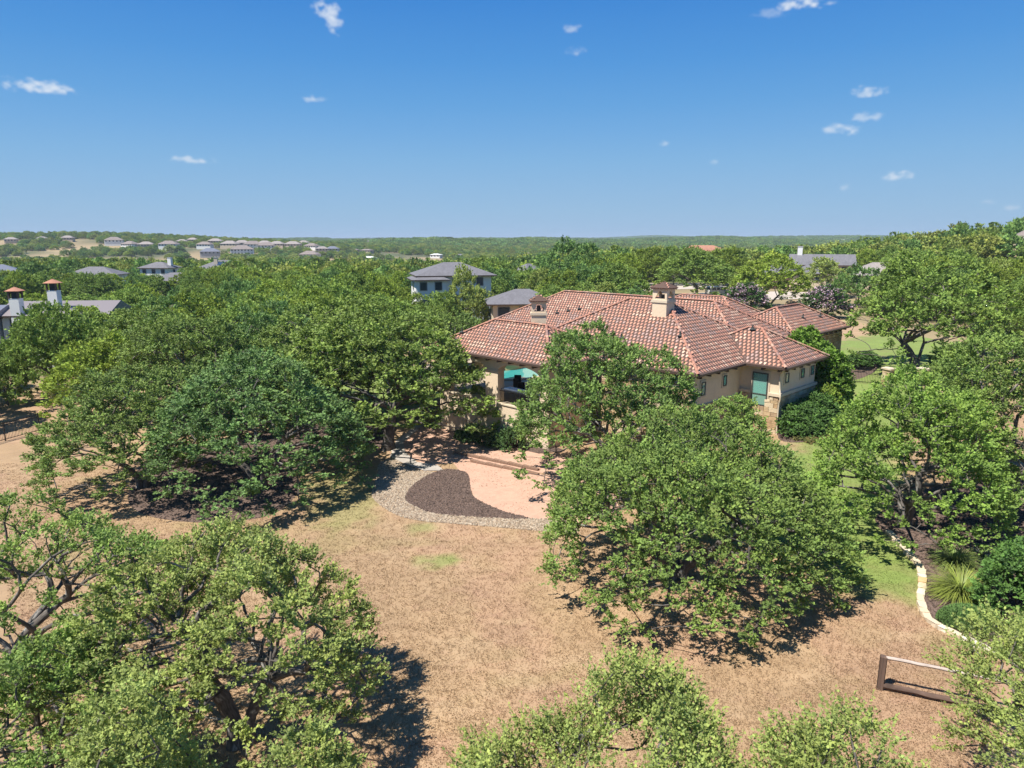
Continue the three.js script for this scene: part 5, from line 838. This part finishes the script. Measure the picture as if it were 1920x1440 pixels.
// the rest of the woodland: a jittered grid; the nearest stand singly, the others as one mass
{
  const r = rng(501), list = [], hills = (x, z) => keepClear.some(([a, b, c]) => (a - x) ** 2 + (b - z) ** 2 < c * c);
  const open = [[[[-80, 640], [70, 640], [80, 700], [75, 830], [-80, 860]], 0], [[[1180, 528], [1500, 528], [1640, 545], [1650, 640], [1600, 720], [1180, 620]], 0], [[[1560, 720], [1860, 720], [1860, 610], [1760, 600], [1560, 640]], 0], [[[600, 660], [840, 640], [1000, 560], [900, 1000], [600, 1000]], 0]].map(([p]) => poly(p));
  const seen = [[790, 918, 556, 118], [745, 790, 525, 118], [925, 1005, 560, 95], [30, 235, 556, 84], [-20, 100, 512, 178], [140, 222, 516, 192], [228, 278, 516, 180], [303, 396, 505, 220], [1465, 1640, 540, 160], [1330, 1362, 553, 155], [1425, 1510, 462, 230], [1855, 1910, 490, 185], [985, 1016, 512, 188], [1000, 1015, 512, 188], [350, 640, 480, 640]];
  const pickTree = (x, z, hBase) => {
    const d = -z, y = land(x, z), [px, , D] = pixelOf(x, y, z); if (px < -160 || px > 2080) return null;
    if (hills(x, z) || open.some((P) => inside(P, x, z))) return null;
    const [u, v] = worldUv(x, z); if (u > -9 && u < 40 && v > -8 && v < 34) return null;
    if (d < 75 && px > 250) return null;
    let h = hBase; const half = 4.5 / D * FOCAL;
    for (const [a, b, yb, far] of seen) if (d < far && px + half > a && px - half < b) { const lim = EYE.y + ray(px, yb).y / -ray(px, yb).z * d; if (y + h > lim) { h = lim - y; if (h < 3.0) { if (d < 300) return null; h = 2.6; } } }
    return { x, y, z, h, D, d };
  };
  for (let z = -56; z > -330; z -= 6.6) for (let x = -260; x < 270; x += 6.6) { const X = x + (r() - .5) * 5.6, Zz = z + (r() - .5) * 5.6, t = pickTree(X, Zz, 5.4 + 3.6 * r()), th = fbm(X / 38 + 4, Zz / 38, 2); if (t && th > .27) list.push(t); }
  list.sort((a, b) => a.D - b.D);
  const names = ['mid green oak', 'yellow green oak', 'light green oak', 'dark bluish green oak', 'olive green oak', 'fresh green oak'], single = list.slice(0, 275), rest = list.slice(275);
  single.forEach((t) => { const left = t.x < -t.d * .12, k = left ? [0, 1, 4, 5, 1, 3][Math.floor(r() * 6)] : [0, 1, 2, 3, 4, 5, 0][Math.floor(r() * 7)], G = mids[k], w = (.8 + .4 * r()) * (.6 + .4 * t.h / 8); plantTree(G, `${names[k]} in the closed woodland beyond the garden`, `${names[k]}s in the woodland`, [t.x, t.y, t.z], r() * 6.28, [w, t.h / G.o.h, w], 'oak_tree', farLeafMat); });
  for (let z = -330; z > -1150; z -= 9) for (let x = -900; x < 900; x += 9) { const X = x + (r() - .5) * 8, Zz = z + (r() - .5) * 8; if (Math.abs(X) > -Zz * .80 + 10) continue; const slopeBare = X < -60 && Zz < -560 && Zz > -820 ? .57 : .36; if (fbm(X / 45, Zz / 45, 4) > 1 - slopeBare + .02 * r() || r() < .1) continue; const t = pickTree(X, Zz, 4.2 + 3.2 * r()); if (t) rest.push(t); }
  const far = []; for (let z = -1150; z > -4300; z -= 19) { const st = 19 + (-z - 1150) * .004; for (let x = z * .8; x < -z * .8; x += st) { const X = x + (r() - .5) * st, Zz = z + (r() - .5) * 19; if (fbm(X / 120, Zz / 120, 3) > .66 || hills(X, Zz)) continue; far.push({ x: X, y: land(X, Zz), z: Zz, h: 5.5 + 3 * r() }); } }
  const mass = new THREE.Group(); mass.name = 'distant_woodland'; mass.userData = { kind: 'stuff', label: 'continuous oak woodland covering the plain and hills to the horizon', category: 'woodland' }; scene.add(mass);
  const m4 = new THREE.Matrix4(), q = new THREE.Quaternion(), c = new THREE.Color();
  const lay = (L, kinds, name) => kinds.forEach((G, k) => { const mine = L.filter((_, i) => i % kinds.length === k); for (const [part, geo, mt] of [['crowns', G.crown, farLeafMat], ['trunks', G.limbs ? mergeGeometries([G.trunk, G.limbs]) : G.trunk, barkMat]]) { if (part === 'trunks' && name === 'hazy') continue; const im = shade(new THREE.InstancedMesh(geo, mt, mine.length)); im.name = `${name}_${part}`; im.userData.kind = 'stuff'; const rr = rng(600 + k); mine.forEach((t, i) => { const w = .78 + .5 * rr(); q.setFromAxisAngle(V3(0, 1, 0), rr() * 6.28); im.setMatrixAt(i, m4.compose(V3(t.x, t.y - .2, t.z), q, V3(w, t.h / G.o.h, w))); const v = .75 + .55 * rr(), y = rr(); if (part === 'crowns') im.setColorAt(i, c.setRGB(v * (1 + .08 * y), v, v * (1 - .12 * y))); }); mass.add(im); } });
  lay(rest, fars, 'oak'); lay(far, clumpy, 'hazy');
  console.log('single', single.length, 'farthest single', single.at(-1).D, 'rest', rest.length, 'far', far.length, 'leaves', leafTotal);
}
renderer.render(scene, camera);
